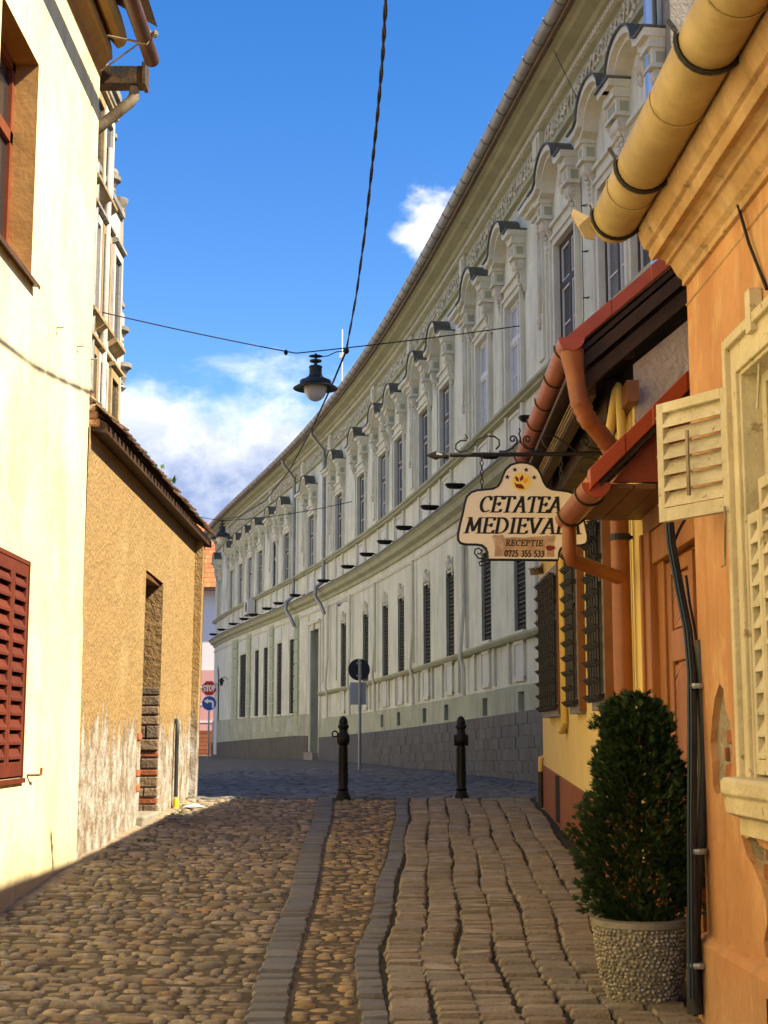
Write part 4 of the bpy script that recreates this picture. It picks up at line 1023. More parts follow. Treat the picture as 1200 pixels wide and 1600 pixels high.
while y < YE + .42:
    for row in range(4):
        yy = y + (.09 if row % 2 else 0) + R.uniform(-.012, .012)
        x = xo(yy) + .21 - row * .105 * math.cos(sl); z = ez(yy) + .035 + row * .105 * math.sin(sl) + .022 + R.uniform(-.008, .012)
        # tile axis: local -y runs down the slope towards the street (+x)
        Mx = Matrix(((0, -math.cos(sl), math.sin(sl), x - .14), (1, 0, 0, yy), (0, math.sin(sl), math.cos(sl), z + .13 * 1.0), (0, 0, 0, 1)))
        obj('tile', tl[R.randrange(5)], rf, M=Mx @ Matrix.Rotation(R.uniform(-.07, .07), 4, 'Z') @ Matrix.Rotation(R.uniform(-.05, .06), 4, 'X'))
    y += .178
b = MB()
for i in range(5):
    p = at(138 + i * 3.5, 612 + i * 12, YC + .05); b.box(p.x - .10, p.x + .04, YC - .02, YC + .12, p.z - .05, p.z + .02)
b.build('verge_rubble', mat('verge rubble', (.42, .30, .17), palette=[(.48, .38, .24), (.36, .16, .08), (.4, .31, .2)], rnd=.2, bump=1.2, bs=18), rf, bevel=.02)
# gas pipe
P = [at(262, 1128, 17.0), at(266, 1126, 16.98), at(271, 1132, 16.96), at(271.5, 1150, 16.95)]; xb = xo(16.95) + .05
b = MB(); b.tube([(xb - .09, 17.05, P[0].z), (xb - .02, 17.0, P[0].z + .015), (xb, 16.96, P[2].z)] + [(xb, 16.95, P[3].z - .05 * i) for i in range(0, 1)] + [(xb, 16.95, -.68)], .024, 8); gp_ = b.build('gas_pipe', BLKPIPE, oh, sm=50)
MB().tube([(xb, 16.95, -.70), (xb, 16.95, -.86)], .034, 8).build('yellow_sleeve', YELP, gp_, sm=50)

# ------------------------------------------------------------------ tall ornate building that rises behind the ochre roof
tb = thing('ornate_tall_building', 'tall pale carved stone facade with balconies and columns rising behind the ochre roof', 'building', (-5, 24, -.8))
XT = -4.62; Y0, Y1 = 21.8, 25.7
b = MB(); b.box(-9, XT, Y0, 25.3, -1, 6.6); b.box(-9, XT - .01, Y0, 24.8, 6.6, 9.0); b.box(-9, XT - .02, Y0, 23.8, 9.0, 10.6); b.build('wall', WHITES, tb)
b = MB(); b.box(-9.1, XT + .06, Y0 - .05, 23.86, 10.6, 10.72); b.box(-9.1, XT + .12, Y0 - .05, 23.92, 10.72, 10.85); b.build('cornice', STONEG, tb)
b = MB(); b.box(-9.1, XT + .06, Y0 - .05, 24.86, 9.0, 9.1); b.build('string_course', STONEG, tb)
MB().add([(XT + .1, Y0, 10.86), (XT + .1, 23.9, 10.86), (-9, 23.9, 13), (-9, Y0, 13)], [(0, 1, 2, 3)]).build('roof', TILER, tb)
for k, (z0, h) in enumerate(((3.1, 1.0), (4.6, 1.35), (6.6, 1.5), (8.75, 1.35))):
    for j, yy in enumerate((22.45, 23.3, 24.35) if k < 3 else (22.45, 23.25)):
        b = MB()
        for a, c, p, q in ((-.40, -.28, 0, h), (.28, .40, 0, h), (-.40, .40, h, h + .14)): b.box(XT, XT + .07, yy + a, yy + c, z0 + p, z0 + q)
        w_ = b.build('window', OCHST if (j + k) % 2 else WHITES, tb)
        b = MB(); b.box(XT, XT + .02, yy - .28, yy + .28, z0, z0 + h); b.build('pane', GLASSD, w_)
        b = MB(); b.prism([(XT, z0 - .16), (XT + .07, z0 - .12), (XT + .15, z0 - .06), (XT + .15, z0), (XT, z0 + .02)], yy - .40, yy + .40, lambda u, v, a: (u, a, v)); b.build('sill', OCHST, w_)
        b = MB(); b.prism([(XT, z0 + h + .14), (XT + .13, z0 + h + .19), (XT + .13, z0 + h + .24), (XT, z0 + h + .30)], yy - .41, yy + .41, lambda u, v, a: (u, a, v)); b.build('hood', OCHST if k % 2 else STONEG, w_)
def column(x, y, z0, z1, r):
    b = MB(); h = z1 - z0
    b.lathe([(r * 1.5, 0), (r * 1.5, .06), (r * 1.1, .12), (r, .18), (r, h * .45), (r * 1.25, h * .46), (r * 1.25, h * .48), (r, h * .5), (r * .92, h - .25), (r * 1.2, h - .2), (r * 1.0, h - .17), (r * 1.6, h - .06), (r * 1.7, h)], 12, (x, y, z0))
    b.build('column', STONEG, tb, sm=40)
def corbel(x, y, z, w=.22):
    b = MB(); b.lathe([(.04, -.42), (.11, -.34), (.06, -.28), (.12, -.16), (.10, -.1), (w, 0), (w + .04, .02), (w + .04, .09), (w, .10)], 12, (x, y, z)); b.build('corbel', STONEG, tb, sm=40)
def atx(px, py, Y): return at(px, py, Y)
for px, y0, y1 in ((181, 480, 312),):
    a_, c_ = at(px, y0, 24.9), at(px, y1, 24.9); column(a_.x, 24.9, a_.z, c_.z, .10)
a_, c_ = at(184, 625, 25.3), at(184, 490, 25.3); MB().box(a_.x - .14, a_.x + .06, 25.2, 25.4, a_.z - 2, c_.z).build('pilaster', WHITES, tb)
for px, py in ((184, 482), (191, 520), (195, 577), (178, 285), (172, 218), (183, 603), (172, 508), (169, 553)):
    yq = 25.3 if py > 490 else (24.8 if py > 290 else 23.9); p = at(px, py, yq); corbel(p.x - .08, yq, p.z, .16)
for px, py in ((160, 212), (157, 270), (178, 272)):
    p = at(px, py, 23.9); MB().ball(p, .085, .085, .10, 10, 6).build('stone_ball', STONEG, tb, sm=True)
a_, c_ = at(160, 270, 23.9), at(166, 240, 23.9); MB().box(a_.x - .2, c_.x + .02, 23.82, 23.95, a_.z - .25, c_.z + .2).build('balcony_panel', WHITES, tb)
p = at(150, 640, 22.3); MB().tube([(XT + .06, 22.3, 2.4), (XT + .06, 22.3, 9)], .05, 8).build('downpipe', ZINC, tb, sm=50)
MB().tube([(XT + .08, 23.15, 2.4), (XT + .08, 23.15, 9.6)], .06, 8).build('downpipe', WHITES, tb, sm=50)

# ------------------------------------------------------------------ far pink and white house closing the street
ph = thing('pink_house', 'far white and pink house with an orange tile roof closing the street', 'house', (-13, 88, G(-13, 88)))
YP = 88; zt = at(325, 918, YP).z; zm = at(325, 1047, YP).z
b = MB(); b.box(-22, -8, YP, YP + 8, zm, zt); b.build('upper_wall', LILAC, ph)
b = MB(); b.box(-22, -8, YP - .06, YP + 8, -2, zm); lw = b.build('lower_wall', PINK, ph)
for i in range(1, 5):
    z = zm - i * (zm + 1.2) / 5; MB().box(-22, -8, YP - .09, YP - .06, z - .05, z + .05).build('stucco_band', LILAC, lw)
b = MB(); b.add([(-23, YP - .8, zt - .1), (-7, YP - .8, zt - .1), (-7, YP + 4, zt + 4.4), (-23, YP + 4, zt + 4.4), (-23, YP + 9, zt), (-7, YP + 9, zt)], [(0, 1, 2, 3), (3, 2, 5, 4)]); pr_ = b.build('roof', TILEO, ph)
b = MB()
for r_ in range(14):
    t = r_ / 14
    for i in range(30):
        x = -16 + .3 * i + (.15 if r_ % 2 else 0); yy = YP - .8 + 4.8 * t; zz = zt - .1 + 4.5 * t
        b.add([(x, yy - .05, zz + .02), (x + .28, yy - .05, zz + .02), (x + .28, yy + .40, zz + .42), (x, yy + .40, zz + .42), (x, yy - .05, zz + .07), (x + .28, yy - .05, zz + .07), (x + .28, yy + .40, zz + .44), (x, yy + .40, zz + .44)], [(0, 1, 5, 4), (4, 5, 6, 7), (0, 4, 7, 3), (1, 2, 6, 5)])
b.build('roof_tiles', TILEO, pr_, kind='stuff')
MB().box(-23, -7, YP - .9, YP - .7, zt - .28, zt - .06).build('eaves_gutter', BRNPIPE, ph)
b = MB(); q = at(324, 1168, 86); b.box(q.x - .5, q.x + .6, 86, 86.3, -1.3, q.z + .9); bp_ = thing('brick_pier', 'low red brick pier beside the foot of the stop sign', 'pier', (q.x, 86, G(q.x, 86)))
b.build('core', MORTAR, bp_)
for i in range(7):
    for j in range(2): MB().box(q.x - .52 + j * .56, q.x + .02 + j * .56, 85.97, 86.1, -1.2 + i * .22, -1.2 + i * .22 + .19).build('brick', BRICK, bp_)

# ------------------------------------------------------------------ orange house on the near right
YO = 6.95
def xr(y): return 1.48 + .03 * (YO - y)
def rf_(u, v, d): return (xr(u) + d, u, v)
og = thing('orange_house', 'orange plastered house with cream window mouldings, louvred shutters and a big tan gutter', 'house', (xr(5), 5, G(1.5, 5)))
wz0, wz1 = at(1150, 1222, 5.98).z + .02, at(1133, 536, 6.17).z
wy0, wy1 = 4.94, 5.98
def blob(cx, cz, pts): return [(cx + a, cz + c) for a, c in pts]
def onw(px, py): return at(px, py, 1.6885 / (at(px, py, 1.0).x + .03))
d1 = [onw(px, py) for px, py in ((1124, 1068), (1130, 1076), (1134, 1110), (1141, 1128), (1144, 1160), (1143, 1200), (1140, 1222), (1130, 1236), (1119, 1242), (1114, 1228), (1113, 1190), (1110, 1160), (1113, 1120), (1117, 1090))]
d1 = [(p.y, p.z) for p in d1]
d2 = [onw(px, py) for px, py in ((1158, 1302), (1166, 1310), (1180, 1306), (1186, 1320), (1200, 1328), (1230, 1340), (1240, 1420), (1225, 1500), (1197, 1496), (1194, 1470), (1199, 1440), (1196, 1410), (1188, 1380), (1176, 1352), (1166, 1335))]
d2 = [(p.y, p.z) for p in d2]
WTOP = 2.18
b = MB(); b.holed([(-3, -2.2), (YO, -2.2), (YO, WTOP), (-3, WTOP)], [[(wy0, wz0), (wy1, wz0), (wy1, wz1 - .17), (wy0, wz1 - .17)], d1, d2], rf_, .032, True)
n = len(b.v); b.v += [rf_(YO, -2.2, 0), rf_(YO, WTOP, 0), (7, YO, WTOP), (7, YO, -2.2), (7, -3, WTOP), (7, -3, -2.2)]; b.f += [(n, n + 1, n + 2, n + 3), (n + 3, n + 2, n + 4, n + 5)]
b.build('wall', ORANGE, og)
def core_patch(u0, u1, v0, v1, nm):
    b = MB(); b.add([rf_(u0, v0, .03), rf_(u1, v0, .03), rf_(u1, v1, .03), rf_(u0, v1, .03)], [(0, 1, 2, 3)]); return b.build(nm, MORTAR, og)
cp1 = core_patch(6.1, 6.92, -.5, .35, 'bare_masonry'); cp2 = core_patch(4.8, 6.4, -1.25, -.2, 'bare_masonry')
RB = random.Random(5)
def bricks(parent, u0, u1, v0, v1):
    z = v0; i = 0
    while z < v1:
        u = u0 + (.12 if i % 2 else 0) - .2
        while u < u1:
            if RB.random() < .85:
                q = MB(); d = .010 + RB.uniform(0, .012); a = xr(u + .1)
                q.box(a + d, a + .09, max(u0, u + .008), min(u1, u + .235), z + .006, z + .066)
                q.build('brick', BRICK, parent, bevel=.008)
            u += .245
        z += .075; i += 1
bricks(cp1, 6.14, 6.58, -.34, .06); bricks(cp2, 5.3, 6.05, -.95, -.42)
# plinth
zp = at(1098, 1462, 6.93).z
b = MB(); b.prism([(-.045, -2.2), (-.045, zp - .03), (-.02, zp), (.0, zp + .012), (.05, zp), (.05, -2.2)], -3, YO + .03, lambda u, v, a: (xr(a) + u, a, v - .004 * (YO - a)))
plo = b.build('plinth', ORANGE, og)
b = MB(); vq = at(1190, 1590, 5.75); b.box(xr(5.7) - .052, xr(5.7) - .04, 5.35, 5.86, -1.7, vq.z + .05); b.build('cellar_vent', DARKIN, plo)
# cornice from its end profile, then the half-round gutter
e = [(1071, 447), (1066, 447), (1066, 438), (1058, 432), (1050, 418), (1047, 414), (1040, 414), (1040, 408), (1030, 404), (1018, 408), (1014, 400), (1014, 392), (1006, 390), (1000, 378), (996, 362), (996, 350)]
prof = [(at(px, py, YO).x - xr(YO), at(px, py, YO).z) for px, py in e]; prof[0] = (.003, prof[0][1])
prof = [(x - .0, z) for x, z in prof]; prof += [(-.16, prof[-1][1] + .05), (-.22, prof[-1][1] + .07), (-.22, prof[-1][1] + .16), (.2, prof[-1][1] + .18), (.2, prof[0][1])]
b = MB(); b.prism(prof, -3, YO + .004, lambda u, v, a: (xr(a) + u, a, v)); b.build('cornice', CORNC, og, bevel=.004)
MB().tube([(xr(-3) + .0, -3, WTOP - .10), (xr(YO) - .003, YO, WTOP - .10)], .006, 4).build('cornice_crack_line', CORNC, og)
b = MB(); r0 = .118; gc = at(962, 372, YO + .04); gx0 = gc.x - xr(YO); gz = gc.z + .10
def gutp(r, y, n=14, z=gz): return [(xr(y) + gx0 + r * math.cos(a), y, z + r * math.sin(a)) for a in [math.pi * (.92 + 1.16 * i / n) for i in range(n + 1)]]
ysg = [YO + .07, 6, 5, 4, 3, 2, 0, -3]
for r, fl in ((r0, 0), (r0 - .008, 1)):
    rows = [gutp(r, y) for y in ysg]; k = len(rows[0]); b.add([p for q in rows for p in q], [(i * k + j, i * k + j + 1, (i + 1) * k + j + 1, (i + 1) * k + j) for i in range(len(rows) - 1) for j in range(k - 1)])
rows = gutp(r0, YO + .07); b.add(rows, [tuple(range(len(rows)))])
gtr = b.build('gutter', TANGUT, og, sm=50)
b = MB(); b.prism([(-r0, .015), (-r0 - .085, .06), (-r0 - .095, .03), (-r0 - .03, -.09), (-r0 + .02, -.1)], YO + .06, YO + .075, lambda u, v, a: (xr(a) + gx0 + u, a, gz + v)); b.build('gutter_end_lip', TANGUT, gtr)
b = MB(); b.tube([(xr(YO) + gx0 + r0, YO + .05, gz), ] + gutp(r0 + .008, YO - .02)[::-1] + [(xr(YO) + gx0 - r0 - .01, YO - .02, gz + .05)], .010, 6)
for y in (6.3, 5.1, 4.0):
    b.tube(gutp(r0 + .008, y) + [(xr(y) + gx0 + r0 + .03, y, gz + .06)], .012, 6)
    b.tube([gutp(r0 + .008, y)[0], tuple(Vector(gutp(r0 + .008, y)[0]) + Vector((-.03, 0, .05)))], .010, 5)
b.build('gutter_brackets', IRON, gtr, kind='stuff')
for y in (6.55, 5.6, 4.7): MB().tube(gutp(r0 + .003, y), .004, 4).build('gutter_seam', TANGUT, gtr)
MB().add([(xr(YO) + gx0 + .1, YO + .03, gz + .02), (xr(-3) + gx0 + .1, -3, gz + .02), (4.5, -3, gz + 2.0), (4.5, YO + .03, gz + 2.0), (7.2, -3, gz), (7.2, YO, gz)], [(0, 1, 2, 3), (3, 2, 4, 5)]).build('roof', TILER, og)
# window: deep moulded surround
ww = MB()
def frame_ring(mb, u0, u1, v0, v1, w, d0, d1):
    for a, c, p, q in ((u0, u0 + w, v0, v1), (u1 - w, u1, v0, v1), (u0 + w, u1 - w, v1 - w, v1)):
        z = [rf_(a, p, d0), rf_(c, p, d0), rf_(c, q, d0), rf_(a, q, d0), rf_(a, p, d1), rf_(c, p, d1), rf_(c, q, d1), rf_(a, q, d1)]
        mb.add(z, [(0, 1, 2, 3), (4, 5, 6, 7), (0, 1, 5, 4), (1, 2, 6, 5), (2, 3, 7, 6), (3, 0, 4, 7)])
frame_ring(ww, wy0 - .19, wy1 + .19, wz0 - .01, wz1, .19, -.025, .12); frame_ring(ww, wy0 - .19, wy1 + .19, wz0 - .01, wz1 + .002, .045, -.05, .02); frame_ring(ww, wy0 - .06, wy1 + .06, wz0 - .01, wz1 - .13, .045, -.042, .02)
wo = ww.build('window', CRMTRIM, og, bevel=.006)
b = MB(); frame_ring(b, wy0, wy1, wz0, wz1 - .17, .002, 0, .2); b.build('reveal', CRMTRIM, wo)
b = MB(); frame_ring(b, wy0 + .002, wy1 - .002, wz0, wz1 - .172, .06, .06, .14); b.box(xr(5.6) + .06, xr(5.6) + .15, wy0, wy1, 1.0, 1.09); b.box(xr(5.6) + .05, xr(5.6) + .15, 5.40, 5.51, wz0, wz1 - .17); b.build('frame', CRMWOOD, wo, bevel=.004)
for a, c in ((wy0 + .06, 5.40), (5.51, wy1 - .06)): MB().box(xr(5.6) + .12, xr(5.6) + .125, a, c, .6, wz1 - .23).build('pane', mat('curtained pane', (.20, .24, .19), (.28, .31, .25), 9, rough=.1, spec=.8, zs=.05), wo)
b = MB(); b.prism([(.06, 0), (-.10, -.005), (-.115, -.02), (-.115, -.07), (-.10, -.085), (-.095, -.15), (-.04, -.17), (-.04, -.24), (.06, -.25)], wy0 - .22, wy1 + .20, lambda u, v, a: (xr(a) + u, a, wz0 + v)); b.build('sill', CRMTRIM, wo, bevel=.005)
# closed lower louvres
def louvre(parent, ya, yb, z0, z1, n, mt_, nm='shutter_leaf', fn=None, st=.035):
    fn = fn or (lambda u, v, d: rf_(u, v, d))
    b = MB()
    def bx(a, c, p, q, d0, d1, mb):
        z = [fn(a, p, d0), fn(c, p, d0), fn(c, q, d0), fn(a, q, d0), fn(a, p, d1), fn(c, p, d1), fn(c, q, d1), fn(a, q, d1)]
        mb.add(z, [(0, 1, 2, 3), (4, 5, 6, 7), (0, 1, 5, 4), (1, 2, 6, 5), (2, 3, 7, 6), (3, 0, 4, 7)])
    for a, c, p, q in ((ya, ya + st, z0, z1), (yb - st, yb, z0, z1), (ya + st, yb - st, z0, z0 + .06), (ya + st, yb - st, z1 - .045, z1)): bx(a, c, p, q, -.018, .02, b)
    lf_ = b.build(nm, mt_, parent, bevel=.003)
    hh = (z1 - .045 - z0 - .06) / n
    for i in range(n):
        z = z0 + .06 + hh * (i + .5); s_ = MB()
        s_.prism([(.028, hh * .50), (.020, hh * .54), (-.020, -hh * .34), (-.020, -hh * .46), (-.012, -hh * .46)], ya + st - .004, yb - st + .004, lambda u, v, t: fn(t, z + v, u)); s_.build('slat', mt_, lf_)
    return lf_
lz1 = at(1160, 800, 5.9).z
louvre(wo, 5.81, 5.98, wz0 + .01, lz1, 11, CRMWOOD); louvre(wo, 5.50, 5.805, wz0 + .01, lz1 + .12, 12, CRMWOOD); louvre(wo, 4.98, 5.49, wz0 + .01, lz1 + .12, 12, CRMWOOD)
b = MB(); b.box(xr(5.7) - .04, xr(5.7) - .018, 5.47, 5.51, wz0 + .02, lz1 + .55); b.tube([(xr(5.7) - .03, 5.50, lz1 - .08), (xr(5.7) - .07, 5.52, lz1 - .08)], .012, 6); b.build('meeting_bar', CRMWOOD, wo)
# the small upper leaf folded open against the wall
hx, hy = xr(6.13) - .03, 6.14; ang = rad(33); ct, st_ = math.cos(ang), math.sin(ang); z0s, z1s = at(1145, 798, 6.14).z, at(1145, 604, 6.14).z
sfn = lambda u, v, d: (hx - u * st_ - d * ct, hy + u * ct - d * st_, v)
lf_ = louvre(wo, 0.0, .43, z0s, z1s, 6, CRMWOOD, 'open_shutter', lambda u, v, d: sfn(u, v, -d), .04)
b = MB(); b.add([sfn(.2, z0s + .09, .045), sfn(.215, z0s + .09, .045), sfn(.215, z1s - .16, .045), sfn(.2, z1s - .16, .045), sfn(.2, z0s + .09, .055), sfn(.215, z0s + .09, .055), sfn(.215, z1s - .16, .055), sfn(.2, z1s - .16, .055)], [(0, 1, 2, 3), (4, 5, 6, 7), (0, 1, 5, 4), (1, 2, 6, 5), (2, 3, 7, 6), (3, 0, 4, 7)]); b.build('tilt_rod', OLDPIPE, lf_)
b = MB()
for z in (z0s + .08, z0s + .3, z1s - .06): b.ball(sfn(.435, z, 0), .013, .013, .013, 6, 4)
b.tube([sfn(.02, z0s + .02, .03), sfn(.02, z0s - .02, .03), sfn(.03, z0s - .23, .03), sfn(.05, z0s - .235, .03)], .005, 5); b.build('shutter_hook', OLDPIPE, lf_)
b = MB()
for z in (z0s + .1, z1s - .12): b.tube([(hx, hy, z - .06), (hx, hy, z + .06)], .013, 6)
b.build('hinge', OLDPIPE, lf_)
b = MB(); q = at(1186, 480, 5.75); b.box(q.x - .05, q.x - .0, 5.70, 5.78, at(1186, 520, 5.75).z, at(1186, 455, 5.75).z); b.tube([at(1185, 515, 5.75), at(1186, 570, 5.78), at(1183, 640, 5.8)], .006, 5); b.build('shutter_stay', CRMWOOD, wo)
# cable stapled over the cornice
P = [at(px, py, yy) for px, py, yy in ((1125, 112, 6.4), (1128, 150, 6.3), (1136, 230, 6.15), (1150, 310, 5.95), (1170, 380, 5.8), (1198, 452, 5.62))]
solo(MB().tube(P, .007, 6), 'loose_cable', CABLE, P[-1], 'thin black cable hanging across the orange wall from under the tan gutter', 'cable')
# conduit standing at the corner of the orange house, with cables coming down to it
cr_ = thing('cable_conduit', 'black conduit pipe with a bundle of cables at the corner of the orange house', 'conduit', (1.44, 6.90, G(1.44, 6.9)))
a_, c_ = at(1095, 1000, 6.92), at(1091, 1568, 6.85)
b = MB(); b.tube([(a_.x, 6.93, a_.z), (a_.x - .004, 6.92, a_.z - .6), (c_.x, 6.9, c_.z + .35), (c_.x - .01, 6.88, c_.z - .05)], [.028, .029, .034, .036], 12); b.build('pipe', BLKPIPE, cr_, sm=50)
b = MB(); P = [at(1046, 800, 7.25), at(1050, 850, 7.2), at(1063, 920, 7.1), at(1076, 985, 7.0), at(1082, 1050, 6.92), at(1083, 1150, 6.88), at(1082, 1300, 6.86), at(1083, 1450, 6.85), at(1085, 1560, 6.84)]
b.tube(P, .020, 8); b.build('cable_bundle', BLKPIPE, cr_, sm=50)
b = MB(); P2 = [p + Vector((-.022, -.012, 0)) for p in P]; b.tube(P2, .007, 6); P3 = [p + Vector((-.012, -.024, 0)) for p in P]; b.tube(P3, .006, 6); b.build('blue_cable', BLUECAB, cr_, sm=50)
b = MB(); P = [at(1088, 1003, 6.95), at(1085, 980, 7.0), at(1077, 940, 7.1), at(1072, 900, 7.2)]; b.tube(P, .007, 6)
b.tube([at(1046, 812, 7.25), at(1040, 790, 7.3), at(1038, 765, 7.4)], .008, 6); b.tube([at(1052, 850, 7.2), at(1062, 826, 7.3), at(1070, 812, 7.4)], .008, 6); b.build('loose_loop', CABLE, cr_)
b = MB()
for py, yy in ((1072, 6.91), (1330, 6.87), (1508, 6.85)): p = at(1090, py, yy); b.lathe([(.042, -.012), (.046, 0), (.042, .012)], 12, p)
b.build('pipe_clamp', STEEL, cr_)

# ------------------------------------------------------------------ yellow house with the inn
def xw(y): return 1.42 + .0235 * y
yh = thing('yellow_house', 'low yellow house with grilled windows, brown plinth and copper coloured gutters', 'house', (xw(13), 13, G(1.7, 13)))
YG, YF = 9.45, 17.05
def yf(u, v, d): return (xw(u) + d, u, v)
yw = [(10.86, 11.44), (12.66, 13.16), (14.52, 15.95)]; wz = (.27, 1.62)
EZ = 2.30
b = MB(); b.holed([(YG, -1.7), (YF, -1.7), (YF, EZ), (YG, EZ)], [[(a, wz[0]), (c, wz[0]), (c, wz[1]), (a, wz[1])] for a, c in yw], yf, .2, False)
n = len(b.v); b.v += [yf(YF, -1.7, 0), yf(YF, EZ, 0), (5.5, YF, EZ + .02), (5.5, YF, -1.7), (5.5, YG, EZ), (5.5, YG, -1.7)]; b.f += [(n, n + 1, n + 2, n + 3), (n + 3, n + 2, n + 4, n + 5)]
b.build('wall', YELLOW, yh)
b = MB(); zpl2 = lambda y: -.335 - .035 * max(0, (17 - y)); b.prism([(-.018, -1.8), (-.018, 0), (.0, .01), (.1, 0), (.1, -1.8)], YG + .001, YF + .012, lambda u, v, a: (xw(a) + u, a, v + zpl2(a) if v > -1 else v)); pln = b.build('plinth', BRNPL, yh)
a_ = at(872, 1212, 15.2); b = MB(); b.box(xw(15.1) - .024, xw(15.1) - .01, 14.95, 15.3, -.86, a_.z); b.build('vent_hatch', DARKIN, pln)
# gable towards the camera, rough pinkish plaster
sl2 = math.atan2(.86, 1.0)
gx, gzv = 1.19, 2.47
b = MB(); b.add([(xw(YG) + .0, YG, -1.7), (xw(YG) + .0, YG, 2.42), (xw(YG) + 1.9, YG, 2.42 + 1.9 * .82), (5.4, YG, 2.6), (5.4, YG, -1.7)], [(0, 1, 2, 3, 4)])
b.build('gable_wall', PINKPL, yh)
# roof: slab, timber verge, red verge capping, eave tiles
RX = 1.19; YV = 9.22
def xe(y): return RX + .0235 * (y - 9.2)
def ze(y): return 2.48 + .012 * (min(y, 14) - 9.2) - .09 * max(0, y - 14)
b = MB(); k_ = [YV, 14.0, YF + .25]; kk = 2.4
b.v = []
for y in k_:
    b.v += [(xe(y), y, ze(y)), (xe(y) + kk, y, ze(y) + kk * .86), (xe(y) + 2 * kk, y, ze(y)), (xe(y) + 2 * kk, y, ze(y) - .06), (xe(y) + kk, y, ze(y) + kk * .86 - .08), (xe(y), y, ze(y) - .04)]
b.f = [(i + o, (i + 1) % 6 + o, (i + 1) % 6 + 6 + o, i + 6 + o) for i in range(6) for o in (0, 6)] + [(0, 1, 2, 3, 4, 5), (12, 13, 14, 15, 16, 17)]
rfy = b.build('roof', TILER, yh)
b = MB()
for off, t, yb in ((.09, .075, YV + .02), (.18, .085, YV + .08)):
    b.prism([(0, -off - t), (1.6, 1.6 * .86 - off - t), (1.6, 1.6 * .86 - off + .02), (0, -off + .02)], yb, yb + .12, lambda u, v, a: (xe(a) + .02 + off * .5 + u, a, ze(a) + v))
b.prism([(0.02, -.05), (1.6, 1.6 * .86 - .05), (1.6, 1.6 * .86 - .09), (.02, -.09)], YV + .03, YG + .05, lambda u, v, a: (xe(a) + u, a, ze(a) + v))
b.build('verge_timber', ROOFWOOD, rfy)
def verge(parent, x0, z0, y, L, slope, n, w=.09, h=.075):
    """lapped lengths of red metal capping along a sloping verge"""
    c = math.cos(math.atan(slope)); s_ = math.sin(math.atan(slope))
    for i in range(n):
        u0, u1 = L * i / n - .015, L * (i + 1) / n + .02; lift = .006 * ((i + 1) % 2)
        q = MB(); q.prism([(u0 * c + h * .5 * s_ * 0, u0 * s_ - h), (u1 * c, u1 * s_ - h), (u1 * c - .0, u1 * s_ + .03 + lift), (u0 * c, u0 * s_ + .03 + lift)], y - .012 - lift, y + w, lambda u, v, a: (x0 + u, a, z0 + v)); q.build('verge_cap', REDCAP, parent, bevel=.006)
verge(rfy, xe(YV) - .02, ze(YV) + .02, YV - .01, 1.5, .86, 4)
tw = MB(); n = 6
pts = [(-.10 + .2 * i / n, .035 * math.sin(math.pi * i / n)) for i in range(n + 1)] + [(.10 - .2 * i / n, .035 * math.sin(math.pi * (1 - i / n)) - .014) for i in range(n + 1)]
tw.prism(pts, 0, .30, lambda u, v, a: (a, u, v)); twm = tw.mesh('eave_tile', TILEO, sm=40)
y = YV + .15; sr = math.atan(.86)
while y < YF + .2:
    for row in range(2):
        M = Matrix.Translation((xe(y) - .05 + row * .19, y, ze(y) - .02 + row * .19 * .86)) @ Matrix.Rotation(-sr, 4, 'Y'); obj('eave_tile', twm, rfy, M=M)
    y += .205
# soffit: dark boards, purlin, fretwork
b = MB(); b.prism([(.02, -.10), (xw(9.5) - RX, .02), (xw(9.5) - RX, -.02), (.02, -.14)], YV + .2, 14, lambda u, v, a: (xe(a) + u, a, ze(a) + v)); b.build('soffit', ROOFWOOD, rfy)
b = MB(); b.prism([(.12, -.13), (.2, -.13), (.2, -.27), (.12, -.27)], YV + .25, 14, lambda u, v, a: (xe(a) + u, a, ze(a) + v)); b.prism([(.30, -.10), (.42, -.10), (.42, -.36), (.30, -.36)], YV + .5, 14, lambda u, v, a: (xe(a) + u, a, ze(a) + v)); b.build('eave_beam', ROOFWOOD, rfy)
b = MB(); y = YV + .4; RF = random.Random(9)
while y < 14:
    for q in range(3):
        b.tube([(xe(y) + .115, y + RF.uniform(-.05, .05), ze(y) - .15 - .04 * q), (xe(y) + .105, y + .04, ze(y) - .17 - .04 * q), (xe(y) + .115, y + .08, ze(y) - .15 - .04 * q)], .005, 4)
    y += .075
b.build('fretwork', mat('light fretwork paint', (.34, .24, .16), None), rfy, kind='stuff')
b = MB(); b.prism([(.38, -.34), (.46, -.34), (.46, -.2), (.38, -.2)], YG - .15, 14, lambda u, v, a: (xe(a) + u, a, ze(a) + v)); b.build('frieze_board', BRNBRD, rfy)
